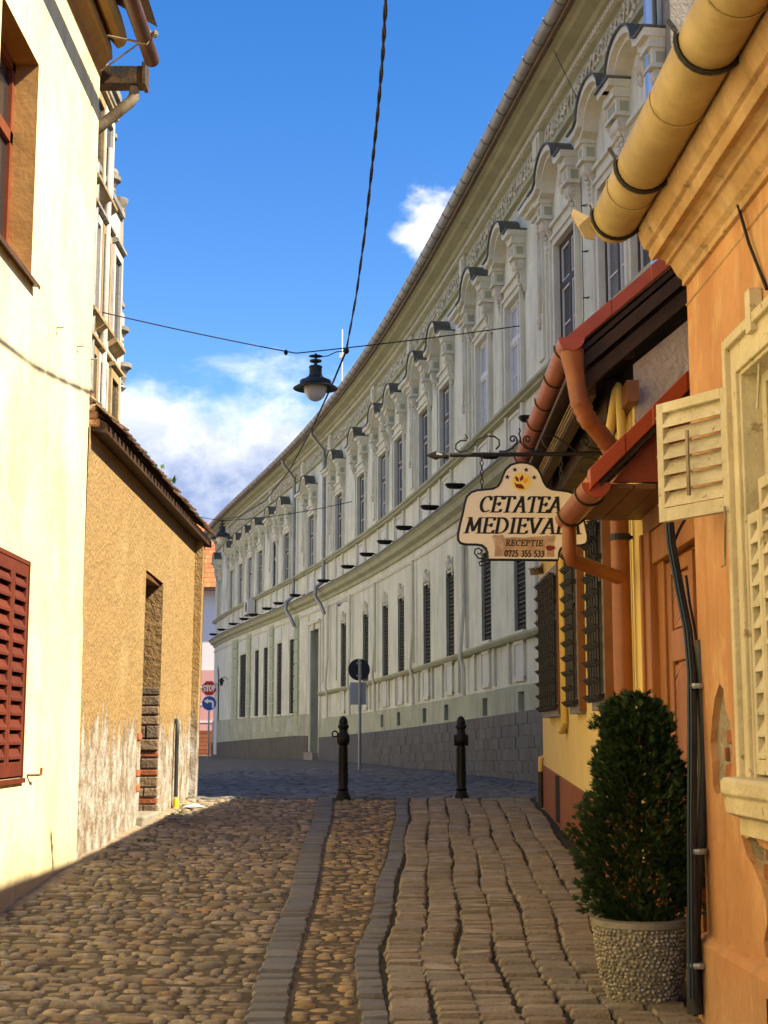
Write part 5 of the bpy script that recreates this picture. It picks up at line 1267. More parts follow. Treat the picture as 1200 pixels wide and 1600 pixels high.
# main gutter and its flexible elbow
def half_gutter(name, x, z, y0, y1, r, m, parent, dx=0., dz=0., capped=True):
    b = MB(); n = 14
    ys = [y0 + (y1 - y0) * i / 8 for i in range(9)]
    for rr in (r, r - .006):
        rows = [[(x + dx * (y - y0) + rr * math.cos(a), y, z + dz * (y - y0) + rr * math.sin(a)) for a in [math.pi * (1 + i / n) for i in range(n + 1)]] for y in ys]
        k = n + 1; b.add([p for q in rows for p in q], [(i * k + j, i * k + j + 1, (i + 1) * k + j + 1, (i + 1) * k + j) for i in range(len(rows) - 1) for j in range(k - 1)])
    rows = [(x + r * math.cos(a), y0, z + r * math.sin(a)) for a in [math.pi * (1 + i / n) for i in range(n + 1)]]
    g_ = b.build(name, m, parent, sm=50)
    if capped: c_ = MB(); c_.add(rows, [tuple(range(n + 1))]); c_.add([(p[0], p[1] - .012, p[2]) for p in rows], [tuple(range(n + 1))]); c_.build('end_cap', REDCAP, g_)
    q = MB(); y = y0 + .25
    while y < y1:
        q.tube([(x + dx * (y - y0) + (r + .005) * math.cos(a), y, z + dz * (y - y0) + (r + .005) * math.sin(a)) for a in [math.pi * (.95 + 1.1 * i / n) for i in range(n + 1)]], .007, 5); y += .8
    q.build('gutter_hoops', IRON, g_, kind='stuff')
    return g_
gz1 = at(893, 528, 9.12)
half_gutter('gutter', gz1.x, gz1.z, 9.12, 15.2, .082, COPPER, yh, .022, .012)
ds_x = at(970, 900, 9.45).x
b = MB(); P = [at(893, 548, 9.2), at(899, 590, 9.22), at(905, 625, 9.24), at(918, 655, 9.28), at(940, 680, 9.34), at(955, 700, 9.4), at(962, 725, 9.44), at(966, 770, 9.45), Vector((ds_x, 9.45, 1.0)), Vector((ds_x, 9.45, .2)), Vector((ds_x, 9.45, -.6)), Vector((ds_x + .01, 9.45, G(1.5, 9.45) - .02))]
Q = []
for i in range(len(P) - 1):
    for t in range(6): Q.append(P[i].lerp(P[i + 1], t / 6))
Q.append(P[-1]); rr = []
for i, q in enumerate(Q):
    seg = i / 6; r = .060
    if seg < 1: r = .080 - .022 * seg
    if 2 < seg < 3.4 or 4.2 < seg < 5.6: r = .060 + (.006 if i % 2 else -.003)
    rr.append(r)
dpp = MB().tube(Q, rr, 14).build('downpipe', COPPER, yh, sm=60)
b = MB()
for z in (at(965, 838, 9.4).z, -.2): b.lathe([(.066, -.02), (.070, -.018), (.070, .018), (.066, .02)], 14, (ds_x, 9.45, z)); b.tube([(ds_x + .06, 9.45, z), (ds_x + .16, 9.47, z)], .012, 6)
b.build('pipe_clamp', IRON, dpp)
# windows of the yellow house
for wi, (a, c) in enumerate(yw):
    b = MB(); t = .07
    for p, q, z0, z1 in ((a - .08, a + .03, wz[0] - .08, wz[1] + .08), (c - .03, c + .08, wz[0] - .08, wz[1] + .08), (a + .03, c - .03, wz[1] - .03, wz[1] + .08), (a + .03, c - .03, wz[0] - .08, wz[0] + .05)):
        b.box(xw((a + c) / 2) - t, xw((a + c) / 2) + .1, p, q, z0, z1)
    w_ = b.build('window', GREYFR, yh, bevel=.006)
    MB().box(xw(a) - t + .004, xw(a) + .02, a - .10, a - .081, wz[0] - .06, wz[1] + .08).build('side_board', BRNBRD, w_)
    MB().box(xw(a) + .12, xw(a) + .14, a, c, wz[0], wz[1]).build('pane', GLASSD, w_)
    xs = xw((a + c) / 2) - t; b = MB()
    b.box(xs - .012, xs - .002, a + .03, c - .03, wz[1] - .48, wz[1] - .40)
    b.box(xs - .012, xs - .002, (a + c) / 2 - .05, (a + c) / 2 + .05, wz[0] + .05, wz[1] - .03)
    b.build('mid_rail', GREYFR, w_)
    b = MB(); nv = max(4, int((c - a) / .16)); xg = xs - .032
    for i in range(nv + 1):
        yy = a + .02 + (c - a - .04) * i / nv; b.tube([(xg, yy, wz[0] - .02), (xg, yy, wz[1] - .02)], .012, 6)
    nh = 10
    for j in range(nh + 1):
        z = wz[0] + (wz[1] - wz[0] - .04) * j / nh
        b.box(xg - .01, xg + .006, a - .03, c + .03, z - .013, z + .013)
        for i in range(nv + 1):
            yy = a + .02 + (c - a - .04) * i / nv
            b.lathe([(.022, 0), (.014, .03), (.002, .055)], 5, M=Matrix.Translation((xg - .006, yy, z)) @ Matrix.Rotation(rad(-90), 4, 'Y') @ Matrix.Rotation(.5, 4, 'Y'))
    for yy in (a - .02, c + .02):
        for z in (wz[0] + .02, wz[1] - .3): b.box(xg - .02, xs + .09, yy - .012, yy + .012, z - .02, z + .02)
    b.build('iron_grille', IRON, w_)
# yellow painted pipes on the wall
b = MB(); y = 14.1; b.tube([(xw(y) - .04, y, 2.0), (xw(y) - .04, y, .12), (xw(y) - .04, y + .12, .05), (xw(y) - .04, y + .3, .05)], .035, 8); b.build('wall_pipe', YELPIPE, yh, sm=50)
b = MB(); P = [at(950, 690, 9.7), at(962, 612, 9.62), at(966, 604, 9.6), at(968, 612, 9.58), at(972, 700, 9.58)]
b.tube(P, .030, 10); b.build('wall_pipe', YELPIPE, yh, sm=50)
b = MB(); b.tube([(xw(9.75) - .03, 9.75, 2.2), (xw(9.75) - .03, 9.75, -1.2)], .022, 8); b.build('wall_pipe', YELPIPE, yh, sm=50)
xq = xw(YF) - .035; b = MB(); b.tube([(xq + .1, YF - .05, -.22), (xq - .01, YF - .1, -.25), (xq - .01, YF - .1, -.42)], .028, 8); b.build('wall_pipe', YELPIPE, yh, sm=50)
b = MB(); b.tube([(xq - .01, YF - .1, -.40), (xq - .01, YF - .1, G(1.8, 17) - .02)], .034, 8); b.build('corner_pipe', BLKPIPE, yh, sm=50)
p = at(838, 893, 16.6); c_ = seccam('security_camera', p, (-.5, -1, -.2), 'grey security camera under the eave corner of the yellow house behind the inn sign')
MB().tube([p + Vector((.02, .02, .03)), p + Vector((.1, .05, .10)), Vector((xw(16.6) + .01, 16.65, p.z + .1))], .014, 6).build('mount', GREYFR, c_)
# ------------------------------------------------------------------ gate between the two houses, under its own small tiled canopy
gt = thing('gateway', 'varnished wooden gate under a small copper-guttered canopy between orange and yellow house', 'gate', (1.62, 8.2, G(1.6, 8.2)))
XD = 1.66
b = MB(); b.box(XD - .05, XD + .3, 9.02, YG - .002, -1.6, 1.62); b.build('pier', YELLOW, gt)
b = MB(); b.box(XD - .03, XD + .25, 6.98, 7.12, -1.6, 1.3); b.box(XD - .06, XD + .3, 6.97, 9.02, 1.22, 1.55); b.build('lintel_wall', BRNBRD, gt)
b = MB(); b.box(XD - .07, XD + .06, 8.80, 9.018, -1.5, 1.22); b.box(XD - .09, XD - .04, 8.95, 9.0, -1.5, 1.22); b.box(XD - .02, XD + .1, 8.62, 8.80, -1.5, 1.22); b.box(XD - .05, XD + .06, 7.12, 8.80, 1.02, 1.22); b.build('frame', DOORW, gt, bevel=.008)
lf2 = MB(); lf2.box(XD + .03, XD + .08, 7.15, 8.62, -1.32, 1.02); dl = lf2.build('gate_leaf', DOORW, gt)
def pboard(y0, y1, z0, z1, d): return MB().box(XD + .03 - d, XD + .03, y0, y1, z0, z1)
for y0, y1, z0, z1 in ((8.50, 8.62, -1.3, 1.0), (7.90, 8.00, -1.3, 1.0), (8.0, 8.5, .42, .60), (8.0, 8.5, -1.3, -1.05), (8.0, 8.5, .92, 1.0)): pboard(y0, y1, z0, z1, .03).build('rail', DOORW, dl, bevel=.006)
def chevron(y0, y1, z0, z1, n):
    ym = (y0 + y1) / 2; h = (z1 - z0) / n
    for i in range(-int((y1 - y0) / 2 * 3 / h), n):
        za = z0 + i * h
        for s_ in (-1, 1):
            e = ym + s_ * (ym - y0); rise = (ym - y0) * 2.2
            q = [(e, za), (ym, za + rise), (ym, za + rise + h * .86), (e, za + h * .86)]
            q = [(a, max(z0, min(z1, c))) for a, c in q]
            if max(c for a, c in q) - min(c for a, c in q) < .02: continue
            b = MB(); b.prism(q, XD + .012, XD + .03, lambda u, v, a: (a, u, v)); b.build('chevron_plank', DOORW, dl)
chevron(8.01, 8.49, -1.04, .41, 17); chevron(8.01, 8.49, .61, .91, 4)
# canopy
cxg = at(932, 770, 7.86); CY0, CY1 = 7.86, 9.12
cg = half_gutter('canopy_gutter', cxg.x, cxg.z + .055, CY0, CY1, .080, COPPER, gt, .0, .0)
b = MB(); b.v = []
for y in (CY0 - .02, CY1 + .05): b.v += [(cxg.x + .02, y, cxg.z + .08), (1.9, y, cxg.z + .08 + (1.88 - cxg.x) * 1.0), (1.9, y, cxg.z + .02 + (1.88 - cxg.x)), (cxg.x + .02, y, cxg.z + .03)]
b.f = [(i, (i + 1) % 4, (i + 1) % 4 + 4, i + 4) for i in range(4)] + [(0, 1, 2, 3), (4, 5, 6, 7)]
cr2 = b.build('canopy_roof', ROOFWOOD, gt)
verge(cr2, cxg.x - .03, cxg.z + .10, CY0 - .03, .98, 1.0, 4, .08, .08)
y = CY0 + .12
while y < CY1:
    for row in range(4):
        M = Matrix.Translation((cxg.x - .01 + row * .17, y, cxg.z + .085 + row * .17)) @ Matrix.Rotation(-rad(45), 4, 'Y'); obj('canopy_tile', twm, cr2, M=M)
    y += .205
b = MB(); b.prism([(cxg.x + .10, cxg.z + .07), (XD + .02, cxg.z + .07), (XD + .02, cxg.z + .58)], CY0 + .06, CY0 + .09, lambda u, v, a: (u, a, v)); b.build('canopy_cheek', mat('red stained board', (.26, .05, .018), (.20, .04, .014), 5, rough=.5, bump=.4, bs=20), cr2)
for i in range(4):
    u0 = cxg.x + .09 + i * .125; MB().box(u0, u0 + .118, CY0 + .05, CY1, cxg.z + .035 - .003 * (i % 2), cxg.z + .058).build('soffit_board', SOFFIT, cr2)
b = MB(); P = [at(893, 835, 9.06), at(889, 850, 9.06), at(888, 880, 9.06), at(892, 884, 9.08), at(960, 896, 9.42)]
P = [Vector((cxg.x + .0, 9.06, cxg.z + .0)), Vector((cxg.x, 9.06, cxg.z - .18)), Vector((cxg.x + .012, 9.07, cxg.z - .22)), Vector((ds_x, 9.43, cxg.z - .30))]
b.tube(P, .045, 12); b.build('canopy_downpipe', COPPER, gt, sm=50)
# unseen row added across the upper street to bounce sunlight onto the green building
WHITES2 = mat('pale bounce row stucco', (.66, .64, .58), (.60, .58, .52), 1, bump=.2)
rw = thing('bounce_row', 'long pale terrace added unseen across the upper street to bounce sunlight', 'building', (-14, 45, -1))
RPTS = [cpt(s, 12.0, 0) for s in [8 + 4.2 * i for i in range(12)]]
b = MB()
for p in RPTS: b.v += [(p.x, p.y, -1.6), (p.x, p.y, 7.6), (p.x - 7, p.y, 7.6), (p.x - 7, p.y, -1.6)]
n = len(RPTS); b.f = [(i * 4 + j, i * 4 + j + 1, i * 4 + j + 5, i * 4 + j + 4) for i in range(n - 1) for j in range(3)] + [(0, 1, 2, 3), (n * 4 - 4, n * 4 - 3, n * 4 - 2, n * 4 - 1)]
b.build('wall', WHITES2, rw)
b = MB()
for p in RPTS: b.v += [(p.x + .4, p.y, 7.5), (p.x - 3.5, p.y, 10.0), (p.x - 7.4, p.y, 7.5)]
b.f = [(i * 3 + j, i * 3 + j + 1, i * 3 + j + 4, i * 3 + j + 3) for i in range(n - 1) for j in range(2)] + [(0, 1, 2), (n * 3 - 3, n * 3 - 2, n * 3 - 1)]
b.build('roof', TILER, rw)
for i in range(n - 1):
    q = (RPTS[i] + RPTS[i + 1]) / 2; d_ = (RPTS[i + 1] - RPTS[i]).normalized(); M = Matrix(((d_.x, d_.y, 0, q.x), (d_.y, -d_.x, 0, q.y), (0, 0, 1, 0), (0, 0, 0, 1)))
    for z in (.6, 4.4):
        w_ = MB().box(-.6, .6, -.02, .06, z, z + 1.9, M).build('window', TRIM, rw); MB().box(-.48, .48, .06, .065, z + .12, z + 1.78, M).build('pane', GLASSD, w_)
# unseen block added behind the gate to stop sun leaking onto the cream wall
cb = MB(); cb.box(2.3, 6.5, 7.0, 9.40, -1.7, 3.66); co = solo(cb, 'sun_blocker', RAW, (4, 8.3, G(4, 8)), 'plain grey block added unseen behind the wooden gate to stop stray sun', 'building')
# neighbour: raw plastered fire wall between the orange house and the green building
nb = MB(); nb.box(3.47, 9, 16.75, 17.25, -1.5, 13.0)
nbo = solo(nb, 'fire_wall', RAW, (6, 17, -.9), 'raw grey plaster fire wall rising beside the zinc downpipe of the green building', 'wall')

# ------------------------------------------------------------------ lettering drawn with a broad nib
def arcp(cx, cy, rx, ry, a0, a1, n=12): return [(cx + rx * math.cos(rad(a0 + (a1 - a0) * i / n)), cy + ry * math.sin(rad(a0 + (a1 - a0) * i / n))) for i in range(n + 1)]
GL = {
 'C': (.72, [arcp(.42, .5, .36, .5, 55, 305, 16), [(.63, .95), (.66, .76)]]),
 'E': (.62, [[(.12, .0), (.12, 1)], [(.02, 1), (.58, 1), (.60, .84)], [(.12, .52), (.46, .52)], [(.46, .62), (.46, .42)], [(.0, 0), (.60, 0), (.64, .17)]]),
 'T': (.70, [[(.35, 0), (.35, 1)], [(.0, .82), (.04, 1), (.68, 1), (.72, .84)], [(.22, 0), (.48, 0)]]),
 'A': (.78, [[(.06, 0), (.42, 1)], [(.42, 1), (.70, 0)], [(.20, .36), (.60, .36)], [(-.04, 0), (.16, 0)], [(.58, 0), (.82, 0)], [(.30, 1), (.44, 1)]]),
 'M': (.98, [[(.10, 0), (.20, 1)], [(.20, 1), (.48, .12)], [(.48, .12), (.78, 1)], [(.78, 1), (.86, 0)], [(.0, 0), (.20, 0)], [(.76, 0), (.97, 0)], [(.08, 1), (.22, 1)], [(.78, 1), (.90, 1)]]),
 'D': (.80, [[(.14, 0), (.14, 1)], [(.02, 1), (.30, 1)] + arcp(.30, .5, .42, .5, 90, -90, 14) + [(.02, 0)]]),
 'I': (.34, [[(.17, 0), (.17, 1)], [(.04, 1), (.30, 1)], [(.04, 0), (.30, 0)]]),
 'V': (.74, [[(.06, 1), (.36, 0)], [(.36, 0), (.68, 1)], [(-.04, 1), (.18, 1)], [(.56, 1), (.80, 1)]]),
 'L': (.60, [[(.14, 0), (.14, 1)], [(.02, 1), (.28, 1)], [(.02, 0), (.56, 0), (.62, .2)]]),
 'R': (.72, [[(.14, 0), (.14, 1)], [(.02, 1), (.32, 1)] + arcp(.32, .76, .24, .24, 90, -90, 10) + [(.14, .52)], [(.34, .52), (.62, .0), (.74, .02)], [(.02, 0), (.26, 0)]]),
 'P': (.64, [[(.14, 0), (.14, 1)], [(.02, 1), (.32, 1)] + arcp(.32, .75, .26, .25, 90, -90, 10) + [(.14, .5)], [(.02, 0), (.28, 0)]]),
 'S': (.58, [arcp(.30, .75, .24, .25, 30, 270, 12) + arcp(.30, .25, .25, .25, 90, -150, 12)]),
 'O': (.78, [arcp(.39, .5, .35, .5, 0, 360, 22)]),
 '0': (.58, [arcp(.28, .42, .24, .42, 0, 360, 18)]),
 '7': (.54, [[(.04, .70), (.06, .84), (.50, .84), (.20, -.08)]]),
 '2': (.56, [arcp(.27, .62, .21, .22, 160, -30, 10) + [(.06, .02), (.52, .02)]]),
 '5': (.54, [[(.46, .86), (.16, .86), (.12, .48)] + arcp(.24, .22, .22, .26, 110, -150, 12)]),
 '3': (.54, [arcp(.25, .63, .19, .21, 140, -80, 10), arcp(.24, .20, .22, .24, 85, -150, 12)]),
 ' ': (.36, [])}
def lettering(text, width, height, nib, shear, centre, M, depth=.003, thin=.25, nibang=35, track=.10):
    """strokes swept by a broad nib into flat raised letters; local x right, y up, z out of the board"""
    mb = MB(); tot = sum(GL[c][0] + track for c in text) - track
    k = width / tot; x0 = centre[0] - width / 2; y0 = centre[1] - height / 2
    nx, ny = nib * math.cos(rad(nibang)), nib * math.sin(rad(nibang)); ox, oy = -ny * thin, nx * thin
    cur = 0; li = 0
    for ch_ in text:
        w, st = GL[ch_]
        for s_ in st:
            pts = [(x0 + (cur + x) * k + shear * y * height, y0 + y * height) for x, y in s_]
            for a, c in zip(pts, pts[1:]):
                # hull of the nib at both ends
                cs = [(p[0] + sx * nx + sy * ox, p[1] + sx * ny + sy * oy) for p in (a, c) for sx in (-1, 1) for sy in (-1, 1)]
                hull = convex(cs); li += 1; z1 = depth + (li % 7) * .00006
                n = len(hull); mb.add([(p[0], p[1], z1) for p in hull] + [(p[0], p[1], 0) for p in hull], [tuple(range(n))] + [(i, (i + 1) % n, (i + 1) % n + n, i + n) for i in range(n)], M)
        cur += w + track
    return mb
def convex(p):
    p = sorted(set(p)); lo = []; up = []
    def cr(o, a, b_): return (a[0] - o[0]) * (b_[1] - o[1]) - (a[1] - o[1]) * (b_[0] - o[0])
    for q in p:
        while len(lo) > 1 and cr(lo[-2], lo[-1], q) <= 0: lo.pop()
        lo.append(q)
    for q in reversed(p):
        while len(up) > 1 and cr(up[-2], up[-1], q) <= 0: up.pop()
        up.append(q)
    return lo[:-1] + up[:-1]
# ------------------------------------------------------------------ hanging inn sign on its wrought-iron arm
YS = 10.6; K = .3 * YS / FPX * _c           # metres per pixel of the 3.33x enlargement, at the sign
def sp(x, y): return at(640 + x / 3.3333, 620 + y / 3.3333, YS)
ctr = sp(590, 640)
yaw = rad(4)
SM = Matrix.Translation(ctr) @ Matrix.Rotation(yaw, 4, 'Z') @ Matrix.Rotation(rad(90), 4, 'X')   # local x right, y up, z to the viewer
u = (sp(1000, 640) - sp(0, 640)).x / 1000
def sl_(x, y): return ((x - 590) * u, -(y - 640) * u)
half = [(590, 338), (560, 341), (530, 352), (505, 375), (490, 405), (478, 440), (462, 465), (435, 479), (350, 489), (320, 500), (298, 522), (286, 560), (276, 610), (262, 665), (251, 718), (251, 748), (262, 764), (285, 771), (345, 771), (375, 776), (395, 792), (403, 815), (408, 850)]
outl = [sl_(*p) for p in half] + [(-sl_(*p)[0], sl_(*p)[1]) for p in half[::-1][:-1]]
sg = thing('inn_sign', 'hanging ivory inn sign with black lettering on a wrought-iron arm', 'sign', (xw(YS), YS, sp(1000, 290).z))
b = MB(); b.prism(outl, -.014, .0, lambda x, y, a: (x, y, a), SM); brd = b.build('board', SIGNB, sg, bevel=.002)
b = MB(); P = [(x, y, -.006) for x, y in outl] + [(outl[0][0], outl[0][1], -.006)]; b.tube(P, .0105, 6, M=SM); b.build('rim', INK, brd, sm=50)
inner = [(x * .965, y * .955 - .002) for x, y in outl]; b = MB(); b.tube([(x, y, .0005) for x, y in inner] + [(inner[0][0], inner[0][1], .0005)], .0022, 4, M=SM); b.build('border_line', WHITE, brd)
c1 = sl_(578, 560); lettering('CETATEA', 425 * u, 82 * u, 7.8 * u, .22, (c1[0] - 6 * u, c1[1]), SM, .002, .22, 12).build('lettering', INK, brd)
c1 = sl_(590, 672); lettering('MEDIEVALA', 604 * u, 80 * u, 7.8 * u, .20, (c1[0] - 4 * u, c1[1]), SM, .002, .22, 12).build('lettering', INK, brd)
def flat(poly, z0, z1, name, mt_): return MB().prism([sl_(*p) for p in poly], z0, z1, lambda x, y, a: (x, y, a), SM).build(name, mt_, brd)
flat([(484, 738), (540, 732), (600, 735), (650, 728), (706, 726), (704, 828), (640, 832), (560, 830), (484, 834)], .0, .002, 'scroll_face', PARCH)
for a in (0, 1):
    x0, x1 = ((430, 484), (702, 754))[a]
    flat([(x0 + 2, 740), (x1 + 2, 736), (x1 - 6, 770), (x1 - 4, 810), (x1 - 2, 832), (x0 + 8, 834), (x0 + 12, 790)], .002, .004, 'scroll_roll', PARCHL)
    flat([(x0 - 4, 728), (x0 + 12, 722), (x0 + 30, 726), (x0 + 46, 720), (x1 + 4, 724), (x1, 742), (x0 + 2, 744)], .004, .006, 'scroll_curl', PARCHL)
flat([(706, 780), (725, 774), (752, 778), (756, 790), (735, 802), (712, 800)], .006, .008, 'wax_seal', INKRED)
c1 = sl_(594, 762); lettering('RECEPTIE', 192 * u, 30 * u, 2.6 * u, .12, c1, SM, .0036, .35, 30, .16).build('lettering', INK, brd)
c1 = sl_(594, 815); lettering('0725 355 533', 205 * u, 36 * u, 3.0 * u, .05, c1, SM, .0036, .4, 30, .12).build('lettering', INK, brd)
disc = [(586 + 50 * math.cos(2 * math.pi * i / 28), 440 + 50 * math.sin(2 * math.pi * i / 28)) for i in range(28)]
flat(disc, 0, .002, 'emblem_disc', INKGOLD)
flat([(547, 442), (560, 452), (585, 452), (597, 466), (600, 478), (575, 476), (556, 470)], .002, .0035, 'emblem_leaf', INKRED)
flat([(550, 415), (560, 412), (570, 424), (572, 440), (558, 436)], .002, .0035, 'emblem_leaf', INKRED)
flat([(590, 402), (597, 416), (592, 430), (578, 438), (576, 422)], .002, .0035, 'emblem_leaf', INKRED)
flat([(622, 414), (618, 436), (604, 448), (594, 446), (600, 428)], .002, .0035, 'emblem_leaf', INKORG)
for x, y in ((511, 416), (551, 376), (611, 376), (653, 416)):
    flat([(x + (15 if i % 2 == 0 else 6) * math.sin(math.pi * i / 5), y - (15 if i % 2 == 0 else 6) * math.cos(math.pi * i / 5)) for i in range(10)], 0, .002, 'star', INK)
# arm, spear tip, scrolls, chains
AM = Matrix.Translation(sp(600, 300)) @ Matrix.Rotation(yaw, 4, 'Z') @ Matrix.Rotation(rad(90), 4, 'X')
def al(x, y): return Vector(((x - 600) * u, -(y - 300) * u, 0))
b = MB(); b.tube([al(205, 308), al(600, 300), al(1045, 287)], .0165, 8, M=AM); arm = b.build('arm', IRON, sg, sm=50)
b = MB(); b.lathe([(.002, 0), (.034, .075), (.016, .12), (.026, .135), (.026, .16), (.016, .17)], 10, M=AM @ Matrix.Translation(al(78, 312)) @ Matrix.Rotation(rad(90), 4, 'Y')); b.build('spear_tip', IRON, arm)
def spiral(x, y, r0, r1, a0, a1, n=20): return [al(x + (r0 + (r1 - r0) * i / n) * math.cos(rad(a0 + (a1 - a0) * i / n)), y - (r0 + (r1 - r0) * i / n) * math.sin(rad(a0 + (a1 - a0) * i / n))) for i in range(n + 1)]
def scroll(pts, r=.0065): MB().tube(pts, r, 6, M=AM).build('iron_scroll', IRON, arm, sm=50)
scroll([al(x, y) for x, y in ((287, 198), (298, 215), (292, 230), (260, 232), (238, 250), (235, 275), (258, 292), (295, 285), (325, 255), (355, 222), (395, 204), (440, 206), (465, 225), (466, 255), (448, 274))])
scroll([al(x, y) for x, y in ((465, 286), (500, 284), (535, 268), (558, 240), (560, 220))] + spiral(538, 220, 20, 6, 0, 420))
scroll([al(x, y) for x, y in ((690, 280), (650, 280), (615, 264), (595, 240), (594, 220))] + spiral(614, 220, 20, 6, 180, -240))
scroll([al(x, y) for x, y in ((578, 240), (576, 205), (570, 190), (577, 176), (573, 160))], .006)
scroll([al(x, y) for x, y in ((720, 270), (700, 245), (692, 215), (715, 196), (760, 200), (800, 225), (840, 255), (870, 280))])
scroll([al(x, y) for x, y in ((1015, 265), (965, 262), (930, 250), (905, 232))] + spiral(925, 228, 24, 8, 180, -200))
scroll([al(x, y) for x, y in ((1020, 352), (1000, 330), (960, 312), (915, 312), (888, 335), (885, 368), (905, 390), (935, 390), (950, 365), (935, 348), (918, 360))])
scroll([al(x, y) for x, y in ((380, 852), (350, 850), (330, 825), (332, 805), (352, 797), (368, 812), (360, 828), (345, 824))], .006)
scroll([al(x, y) for x, y in ((405, 860), (375, 862), (352, 872), (356, 888), (380, 886))], .006)
b = MB()
for x in (372, 790):
    for i in range(7):
        y0 = 310 + i * 25; c_ = al(x, y0 + 14)
        ring = [(c_.x + .011 * math.cos(t) * (1 if i % 2 else .25), c_.y + .020 * math.sin(t), .011 * math.cos(t) * (.25 if i % 2 else 1)) for t in [2 * math.pi * j / 10 for j in range(11)]]
        b.tube(ring, .0038, 5, M=AM)
b.build('chain', IRON, arm)
b = MB(); p_ = al(1045, 287); b.box(p_.x - .01, p_.x + .012, p_.y - .16, p_.y + .10, -.03, .03, AM); b.build('wall_plate', IRON, arm)

# ------------------------------------------------------------------ pot and thuja
PX, PY = at(1003, 1500, 7.4).x, 7.4; gz0 = G(PX, PY)
pt = thing('plant_pot', 'round concrete pot faced with pale pebbles standing by the gate', 'pot', (PX, PY, gz0))
PH = .41; pprof = [(.155, 0), (.168, .03), (.200, .13), (.222, .24), (.231, .34), (.228, PH - .03)]
b = MB(); b.lathe([(.14, 0), (.156, .004)] + [(r - .008, z) for r, z in pprof[1:]] + [(.233, PH - .03), (.235, PH), (.19, PH + .004), (.18, PH - .03), (.17, PH - .08)], 40, (PX, PY, gz0)); b.build('bowl', CONC, pt, sm=40)
def prad(z):
    for (r0, z0), (r1, z1) in zip(pprof, pprof[1:]):
        if z <= z1: return r0 + (r1 - r0) * (z - z0) / (z1 - z0)
    return pprof[-1][0]
b = MB(); z = .035; RP = random.Random(11)
while z < PH - .035:
    rr_ = prad(z); n = int(2 * math.pi * rr_ / .026); o_ = RP.random()
    for i in range(n):
        a = 2 * math.pi * (i + o_ + RP.uniform(-.2, .2)) / n; zz = z + RP.uniform(-.006, .006)
        Mq = Matrix.Translation((PX + rr_ * math.cos(a), PY + rr_ * math.sin(a), gz0 + zz)) @ Matrix.Rotation(a, 4, 'Z') @ Matrix.Rotation(RP.uniform(-.8, .8), 4, 'X')
        b.ball((-.005, 0, 0), .011, RP.uniform(.008, .015), RP.uniform(.006, .011), 7, 4, Mq)
    z += .0195
b.build('pebble_facing', PEB, pt, sm=True, kind='stuff')
b = MB(); b.lathe([(.0001, PH - .035), (.10, PH - .03), (.185, PH - .045)], 24, (PX, PY, gz0)); b.build('soil', SOIL, pt, sm=True)
tr = thing('thuja_tree', 'dense dark green potted thuja with two tops in front of the wooden gate', 'shrub', (PX, PY, gz0 + PH - .03))
b = MB(); zb_ = gz0 + PH - .05
b.tube([(PX, PY, zb_), (PX + .01, PY, zb_ + .2), (PX - .01, PY, zb_ + .5), (PX - .0, PY, zb_ + .9)], [.017, .014, .011, .004], 8)
RT = random.Random(21)
for i in range(26):
    z = zb_ + RT.uniform(.06, .8); a = RT.uniform(0, 6.28); l = RT.uniform(.1, .2)
    b.tube([(PX, PY, z), (PX + l * .6 * math.cos(a), PY + l * .6 * math.sin(a), z + .05), (PX + l * math.cos(a), PY + l * math.sin(a), z + .14)], [.006, .004, .002], 5)
b.build('trunk', BARK, tr, sm=True)
b = MB()
TOPS = [(.0, .0, 1.10), (-.10, .03, 1.04), (.09, -.02, 1.03)]
CR = [(-.01, .12), (.06, .23), (.18, .285), (.36, .285), (.52, .258), (.68, .215), (.80, .175), (.90, .14), (1.0, .09), (1.05, 0)]
def crownr(z):
    t = z / 1.1
    for (t0, r0), (t1, r1) in zip(CR, CR[1:]):
        if t <= t1: return r0 + (r1 - r0) * (t - t0) / (t1 - t0)
    return 0
def spray(p, d, s_, rt):
    """a flat fan of scale leaves: stem with side twigs"""
    d = d.normalized(); side = d.cross(Vector((rt.uniform(-1, 1), rt.uniform(-1, 1), rt.uniform(-1, 1)))).normalized(); nn = side.cross(d)
    vs = []; fs = []
    for k, (l, w, f) in enumerate(((0, 0, 1), (.30, .34, .55), (-.30, .34, .55), (.62, .30, .42), (-.62, .30, .42), (.95, .55, .34), (-.95, .55, .34))):
        base = p + d * (s_ * (0 if k == 0 else w)); dr_ = (d + side * l).normalized() if k else d; ln = s_ * f; wd = s_ * .055
        px_ = dr_.cross(nn).normalized() * wd; o = len(vs)
        tip = base + dr_ * ln + nn * (s_ * rt.uniform(-.06, .06)); md = base + dr_ * ln * .55
        vs += [base, md + px_, tip, md - px_]; fs.append((o, o + 1, o + 2, o + 3))
    b.add(vs, fs)
z0c = zb_ + .03; cnt = 0
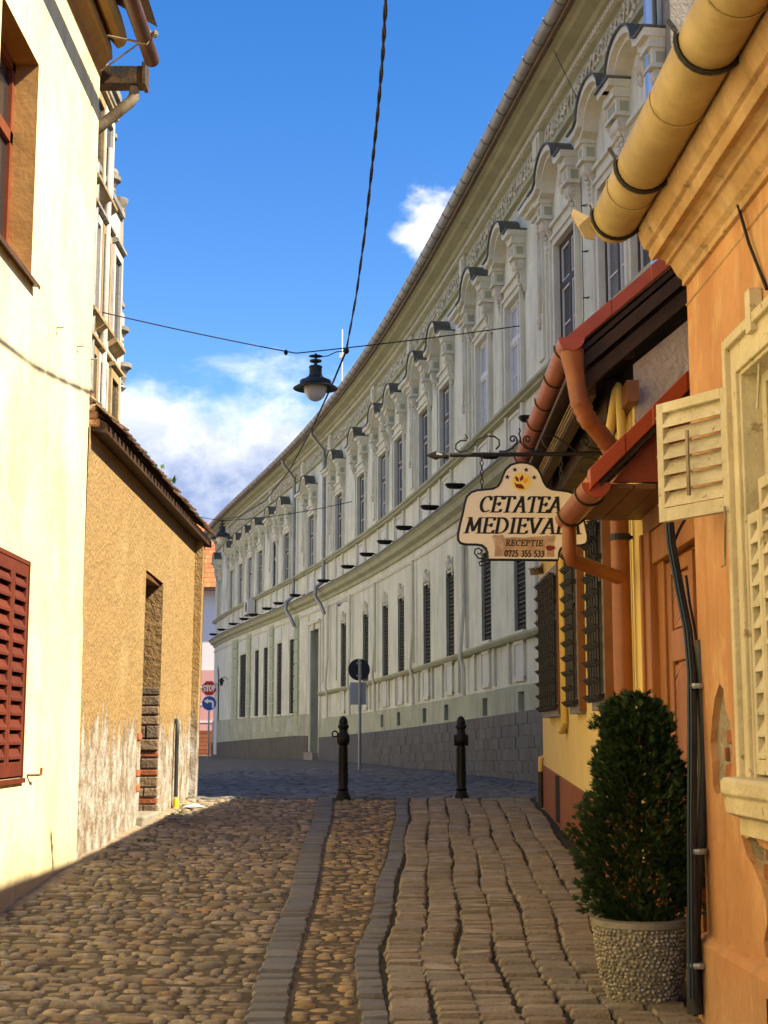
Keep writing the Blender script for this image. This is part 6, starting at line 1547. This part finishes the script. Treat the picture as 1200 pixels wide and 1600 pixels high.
while cnt < 11500:
    z = RT.uniform(.0, 1.10); a = RT.uniform(0, 6.283); lump = 1 + .34 * noise.noise(Vector((math.cos(a) * 1.9, math.sin(a) * 1.9, z * 5.5))) + .26 * noise.noise(Vector((math.cos(a) * 5, math.sin(a) * 5, z * 14)))
    rmax = crownr(z) * lump
    if z > .93:   # two or three separate tops
        tp = TOPS[RT.randrange(3)]; rmax = max(0.0, (tp[2] + .05 - z)) * .8; cx, cy = tp[0], tp[1]
    else: cx = cy = 0
    if rmax < .01: continue
    r = rmax * (RT.random() ** .38)
    if z < .28:
        if noise.noise(Vector((math.cos(a) * 2.2, math.sin(a) * 2.2, z * 6))) > .22: continue
    p = Vector((PX + cx + r * math.cos(a), PY + cy + r * math.sin(a), z0c + z))
    d = Vector((math.cos(a) * (.35 + .6 * r / .28), math.sin(a) * (.35 + .6 * r / .28), RT.uniform(.35, 1.0))) + Vector((RT.uniform(-.35, .35), RT.uniform(-.35, .35), RT.uniform(-.2, .2)))
    spray(p - d.normalized() * .02, d, RT.uniform(.034, .062) * (1.5 if r > rmax * .9 and RT.random() < .25 else 1), RT); cnt += 1
for i in range(420):   # ragged side shoots low on the crown
    a = RT.choice((RT.uniform(2.7, 3.9), RT.uniform(-.6, .5))); z = RT.uniform(.03, .40); r = RT.uniform(.16, .285)
    p = Vector((PX + r * math.cos(a), PY + r * math.sin(a), z0c + z)); spray(p, Vector((math.cos(a), math.sin(a), RT.uniform(-.1, .7))), RT.uniform(.04, .07), RT)
b.build('crown', LEAF, tr)

# ------------------------------------------------------------------ bollards
bp_ = [(.105, 0), (.098, .03), (.075, .10), (.060, .125), (.064, .135), (.072, .15), (.060, .165), (.056, .175), (.050, .40), (.048, .66), (.062, .675), (.076, .70), (.080, .74), (.076, .78), (.064, .80), (.052, .82), (.052, .86), (.066, .875), (.068, .90), (.052, .915), (.054, .93), (.050, .965), (.036, .995), (.015, 1.012), (.001, 1.015)]
def bollard(px, py, label, ring):
    p = at(px, py, 17.9); p.z = G(p.x, 17.9) - .005
    t = thing('bollard', label, 'bollard', p, 'bollards closing the lane')
    b = MB(); b.lathe([q for q in bp_ if q[1] <= .66], 16, p); b.build('shaft', BOLL, t, sm=35)
    b = MB(); b.lathe([q for q in bp_ if q[1] >= .66], 16, p); hd = b.build('head', BOLL, t, sm=35)
    if ring:
        b = MB(); c = p + Vector((-.10, 0, .80)); b.tube([c + Vector((.034 * math.cos(a), 0, .034 * math.sin(a))) for a in [2 * math.pi * i / 12 for i in range(13)]], .010, 6); b.tube([c + Vector((.03, 0, 0)), p + Vector((-.04, 0, .81))], .012, 6); b.build('chain_ring', BOLL, hd)
    else:
        b = MB(); b.box(p.x - .088, p.x + .088, p.y - .03, p.y + .03, p.z + .66, p.z + .79); b.build('chain_lugs', BOLL, hd, bevel=.008)
    b = MB()
    for i in range(8):
        a = 2 * math.pi * i / 8; b.tube([(p.x + .053 * math.cos(a), p.y + .053 * math.sin(a), p.z + .19), (p.x + .048 * math.cos(a), p.y + .048 * math.sin(a), p.z + .64)], .006, 4)
    b.build('fluting', BOLL, t)
bollard(536, 1246, 'black cast iron bollard with a chain ring, at the end of the wide kerb line', True)
bollard(721, 1244, 'black cast iron bollard with square lugs, standing at the end of the setts', False)
# ------------------------------------------------------------------ road signs
YR = 33.0; p = at(562, 1195, YR); gzz = G(p.x, YR)
rs = thing('road_sign', 'round road sign seen from its dark back with a grey plate on the same post', 'road sign', (p.x, YR, gzz))
top = at(561, 1030, YR); MB().tube([(p.x, YR, gzz - .1), (p.x, YR, top.z)], .036, 10).build('post', STEEL, rs, sm=50)
c_ = at(561, 1046, YR - .05); b = MB(); b.lathe([(.0001, 0), (.235, 0), (.245, .006), (.245, .016), (.0001, .018)], 32, M=Matrix.Translation((c_.x, YR + .05, c_.z)) @ Matrix.Rotation(rad(8), 4, 'Z') @ Matrix.Rotation(rad(-90), 4, 'X')); b.build('round_plate', SIGNBACK, rs)
b = MB()
for dz in (.14, -.14): b.box(c_.x - .06, c_.x + .06, YR - .045, YR + .05, c_.z + dz - .02, c_.z + dz + .02)
b.build('clamp', STEEL, rs)
a_, e_ = at(547, 1066, YR), at(572, 1101, YR); b = MB(); b.box(a_.x, e_.x, YR + .045, YR + .058, e_.z, a_.z); b.build('rectangular_plate', SIGNGREY, rs)
YS2 = 62.0; p = at(325, 1181, YS2); gzz = G(p.x, YS2)
ss = thing('stop_sign', 'red STOP sign above a blue turn-left arrow disc on one post', 'road sign', (p.x, YS2, gzz))
sc_ = at(327, 1075.5, YS2); bc_ = at(327, 1098.8, YS2); r8 = .335
MB().tube([(sc_.x, YS2, gzz - .1), (sc_.x, YS2, sc_.z + .2)], .035, 8).build('post', STEEL, ss, sm=50)
SMx = Matrix.Translation((sc_.x, YS2 - .05, sc_.z)) @ Matrix.Rotation(rad(90), 4, 'X')
oct_ = lambda r: [(r * math.cos(rad(22.5 + 45 * i)), r * math.sin(rad(22.5 + 45 * i))) for i in range(8)]
b = MB(); b.prism(oct_(r8), -.02, 0, lambda x, y, a: (x, y, a), SMx); o8 = b.build('octagon', WHITE, ss)
b = MB(); b.prism(oct_(r8 * .94), 0, .004, lambda x, y, a: (x, y, a), SMx); b.build('red_face', REDS, o8)
lettering('STOP', .50, .22, .020, 0, (0, 0), SMx @ Matrix.Translation((0, 0, .004)), .004, .95, 45, .16).build('lettering', WHITE, o8)
BM = Matrix.Translation((bc_.x, YS2 - .05, bc_.z)) @ Matrix.Rotation(rad(90), 4, 'X')
cir = lambda r, n=28: [(r * math.cos(2 * math.pi * i / n), r * math.sin(2 * math.pi * i / n)) for i in range(n)]
b = MB(); b.prism(cir(.31), -.02, 0, lambda x, y, a: (x, y, a), BM); d_ = b.build('disc', WHITE, ss)
b = MB(); b.prism(cir(.295), 0, .004, lambda x, y, a: (x, y, a), BM); b.build('blue_face', BLUES, d_)
arr = [(.12, -.20), (.20, -.20), (.20, .02), (.16, .10), (.08, .135), (-.05, .135), (-.05, .20), (-.22, .09), (-.05, -.03), (-.05, .04), (.06, .04), (.11, .01), (.12, -.04)]
b = MB(); b.prism(arr, .004, .008, lambda x, y, a: (x, y, a), BM); b.build('arrow', WHITE, d_)
# ------------------------------------------------------------------ hanging street lamps
def lamp(c, label, sc=1.0):
    t = thing('street_lamp', label, 'street lamp', c, 'lamps hanging on wires across the street')
    M = Matrix.Translation(c) @ Matrix.Diagonal((sc, sc, sc, 1))
    b = MB(); b.lathe([(.0001, .40), (.10, .385), (.10, .36), (.03, .34), (.03, .30), (.105, .285), (.115, .26), (.105, .255), (.105, .14), (.115, .135), (.12, .11), (.19, .06), (.255, .035), (.265, .02), (.265, -.03), (.25, -.04)], 28, M=M); hd = b.build('housing', LAMPBK, t, sm=35)
    b = MB(); b.lathe([(.25, -.035), (.32, -.06), (.375, -.095), (.375, -.105), (.30, -.085), (.22, -.07), (.20, -.06)], 32, M=M); b.build('brim', LAMPBK, t, sm=40)
    b = MB(); b.lathe([(.195, -.05), (.197, -.10), (.18, -.18), (.14, -.25), (.08, -.30), (.03, -.318), (.0001, -.325)], 24, M=M); b.build('globe', LAMPGL, t, sm=True)
    b = MB(); b.lathe([(.02, .40), (.02, .50)], 8, M=M); b.lathe([(.03, .44), (.12, .455), (.03, .47)], 12, M=M); b.build('hanger', LAMPBK, t)
    return t
l1 = at(493, 598, 24.0); lamp(l1, 'large dark hanging street lamp with an opal globe against the clouds', 1.0)
l2 = at(347, 836, 48.0); lamp(l2, 'distant hanging street lamp with an opal globe in front of the green building far end', 1.0)
def cat(a, b_, sag, n=16): return [a.lerp(b_, i / n) + Vector((0, 0, -sag * 4 * (i / n) * (1 - i / n))) for i in range(n + 1)]
def wire(name, pts, r, label): return solo(MB().tube(pts, r, 6), name, CABLE, tuple(pts[0]), label, 'cable', sm=True)
h1 = l1 + Vector((0, 0, .48)); A = at(140, 487, 23.0); A.x = XT - .02; A = Vector((XT + .03, 23.0, A.z)); B = at(812, 515, 25.2); B = cpt(s_at(812, 0, B.z), .0, B.z)
wire('span_wire', cat(A, h1 + Vector((-.35, 0, .03)), .02) + cat(h1 + Vector((-.3, 0, .03)), B, .02), .010, 'thin wire spanning the street that carries the large lamp')
h2 = l2 + Vector((0, 0, .48)); B2 = at(550, 787, 45); B2 = cpt(s_at(550, 0, B2.z), 0, B2.z); A2 = Vector((-7.5, 47, h2.z + .35))
wire('span_wire', cat(A2, h2, .05) + cat(h2 + Vector((.02, 0, 0)), B2, .1), .012, 'thin wire spanning the street that carries the distant lamp')
P = [Vector((.3, -6, 6.4)), Vector((.12, 2, 5.15)), Vector((.05, 6, 4.85))]
for px, py, yy in ((603, 0, 9.6), (598, 90, 10.75), (590, 180, 12.2), (581, 265, 13.8), (570, 365, 16.2), (557, 460, 19.4), (541, 548, 23.6)): P.append(at(px, py, yy))
Qp = []
for i in range(len(P) - 1):
    for t in range(8): Qp.append(P[i].lerp(P[i + 1], t / 8))
Qp.append(P[-1])
b = MB(); tw1, tw2 = [], []
for i, q in enumerate(Qp):
    a = i * 1.1; o = Vector((math.cos(a), 0, math.sin(a))) * .008; tw1.append(q + o); tw2.append(q - o)
b.tube(tw1, .010, 6); b.tube(tw2, .010, 6)
solo(b, 'supply_cable', CABLE, tuple(P[-1]), 'thick twisted cable running overhead along the lane to the large lamp', 'cable', sm=True)
P = [at(541, 548, 23.6), at(515, 610, 27), at(488, 668, 31), at(452, 735, 36), at(415, 782, 41), at(372, 808, 46), h2 + Vector((0, 0, .05))]
wire('supply_cable', P, .018, 'dark cable continuing from the large lamp down to the distant lamp')
b = MB(); b.tube([h1 + Vector((-.02, 0, -.05)), h1 + Vector((.2, 0, -.02)), h1 + Vector((.35, 0, .05)), P[0]], .009, 5); b.ball(P[0], .05, .05, .06, 8, 5); b.ball(h1 + Vector((-.5, 0, .04)), .035, .035, .05, 8, 5)
solo(b, 'cable_joint', CABLE, tuple(P[0]), 'black cable joint where the lamp lead meets the twisted cable', 'cable')
# ------------------------------------------------------------------ weeds and litter
b = MB(); RW = random.Random(4)
def tuft(x, y, z, n, s_):
    for i in range(n):
        a = RW.uniform(0, 6.28); l = s_ * RW.uniform(.5, 1); w = l * .12; d = Vector((math.cos(a) * .6, math.sin(a) * .6, 1)).normalized(); sd = Vector((-math.sin(a), math.cos(a), 0)) * w
        p = Vector((x + RW.uniform(-.04, .04), y + RW.uniform(-.06, .06), z)); m_ = p + d * l * .6; t_ = p + d * l + Vector((math.cos(a), math.sin(a), -.3)) * l * .3
        b.add([p - sd * .5, p + sd * .5, m_ + sd, t_, m_ - sd], [(0, 1, 2, 3, 4)])
for px, py, n in ((222, 1312, 26), (290, 1248, 16), (278, 1268, 14), (270, 1262, 10), (300, 1240, 12)):
    Yq = 1.65 / ((py - 1150) / 2300 + .049); p = at(px, py, Yq); tuft(p.x, p.y, G(p.x, p.y) - .005, n, .08)
for i in range(60):
    y = R.uniform(7, 17.5); tuft(1.30 + .026 * y + R.uniform(-.1, .2), y, G(1, y) - .005, 3, .035)
b.build('weeds', WEED, label='small green weeds along the wall feet', kind='stuff')
b = MB()
for px, py, n in ((270, 750, 14), (253, 728, 7)):
    p = at(px, py, 16.6); tuft(p.x, p.y, p.z - .03, n, .10)
wp = solo(b, 'roof_weed', WEED, tuple(at(270, 752, 16.6)), 'small green weed growing on the clay tiles of the ochre roof', 'plant')
p = at(305, 1218, 17.0); p = Vector((p.x, 16.9, G(p.x, 16.9))); b = MB(); b.add([p + Vector(v) for v in ((-.12, -.06, .03), (.02, -.09, .045), (.13, .0, .035), (.05, .09, .05), (-.09, .07, .03), (0, 0, .075))], [(0, 1, 5), (1, 2, 5), (2, 3, 5), (3, 4, 5), (4, 0, 5)])
solo(b, 'paper_scrap', WHITE, tuple(p), 'crumpled white paper scrap on the sunlit verge by the ochre house', 'litter')
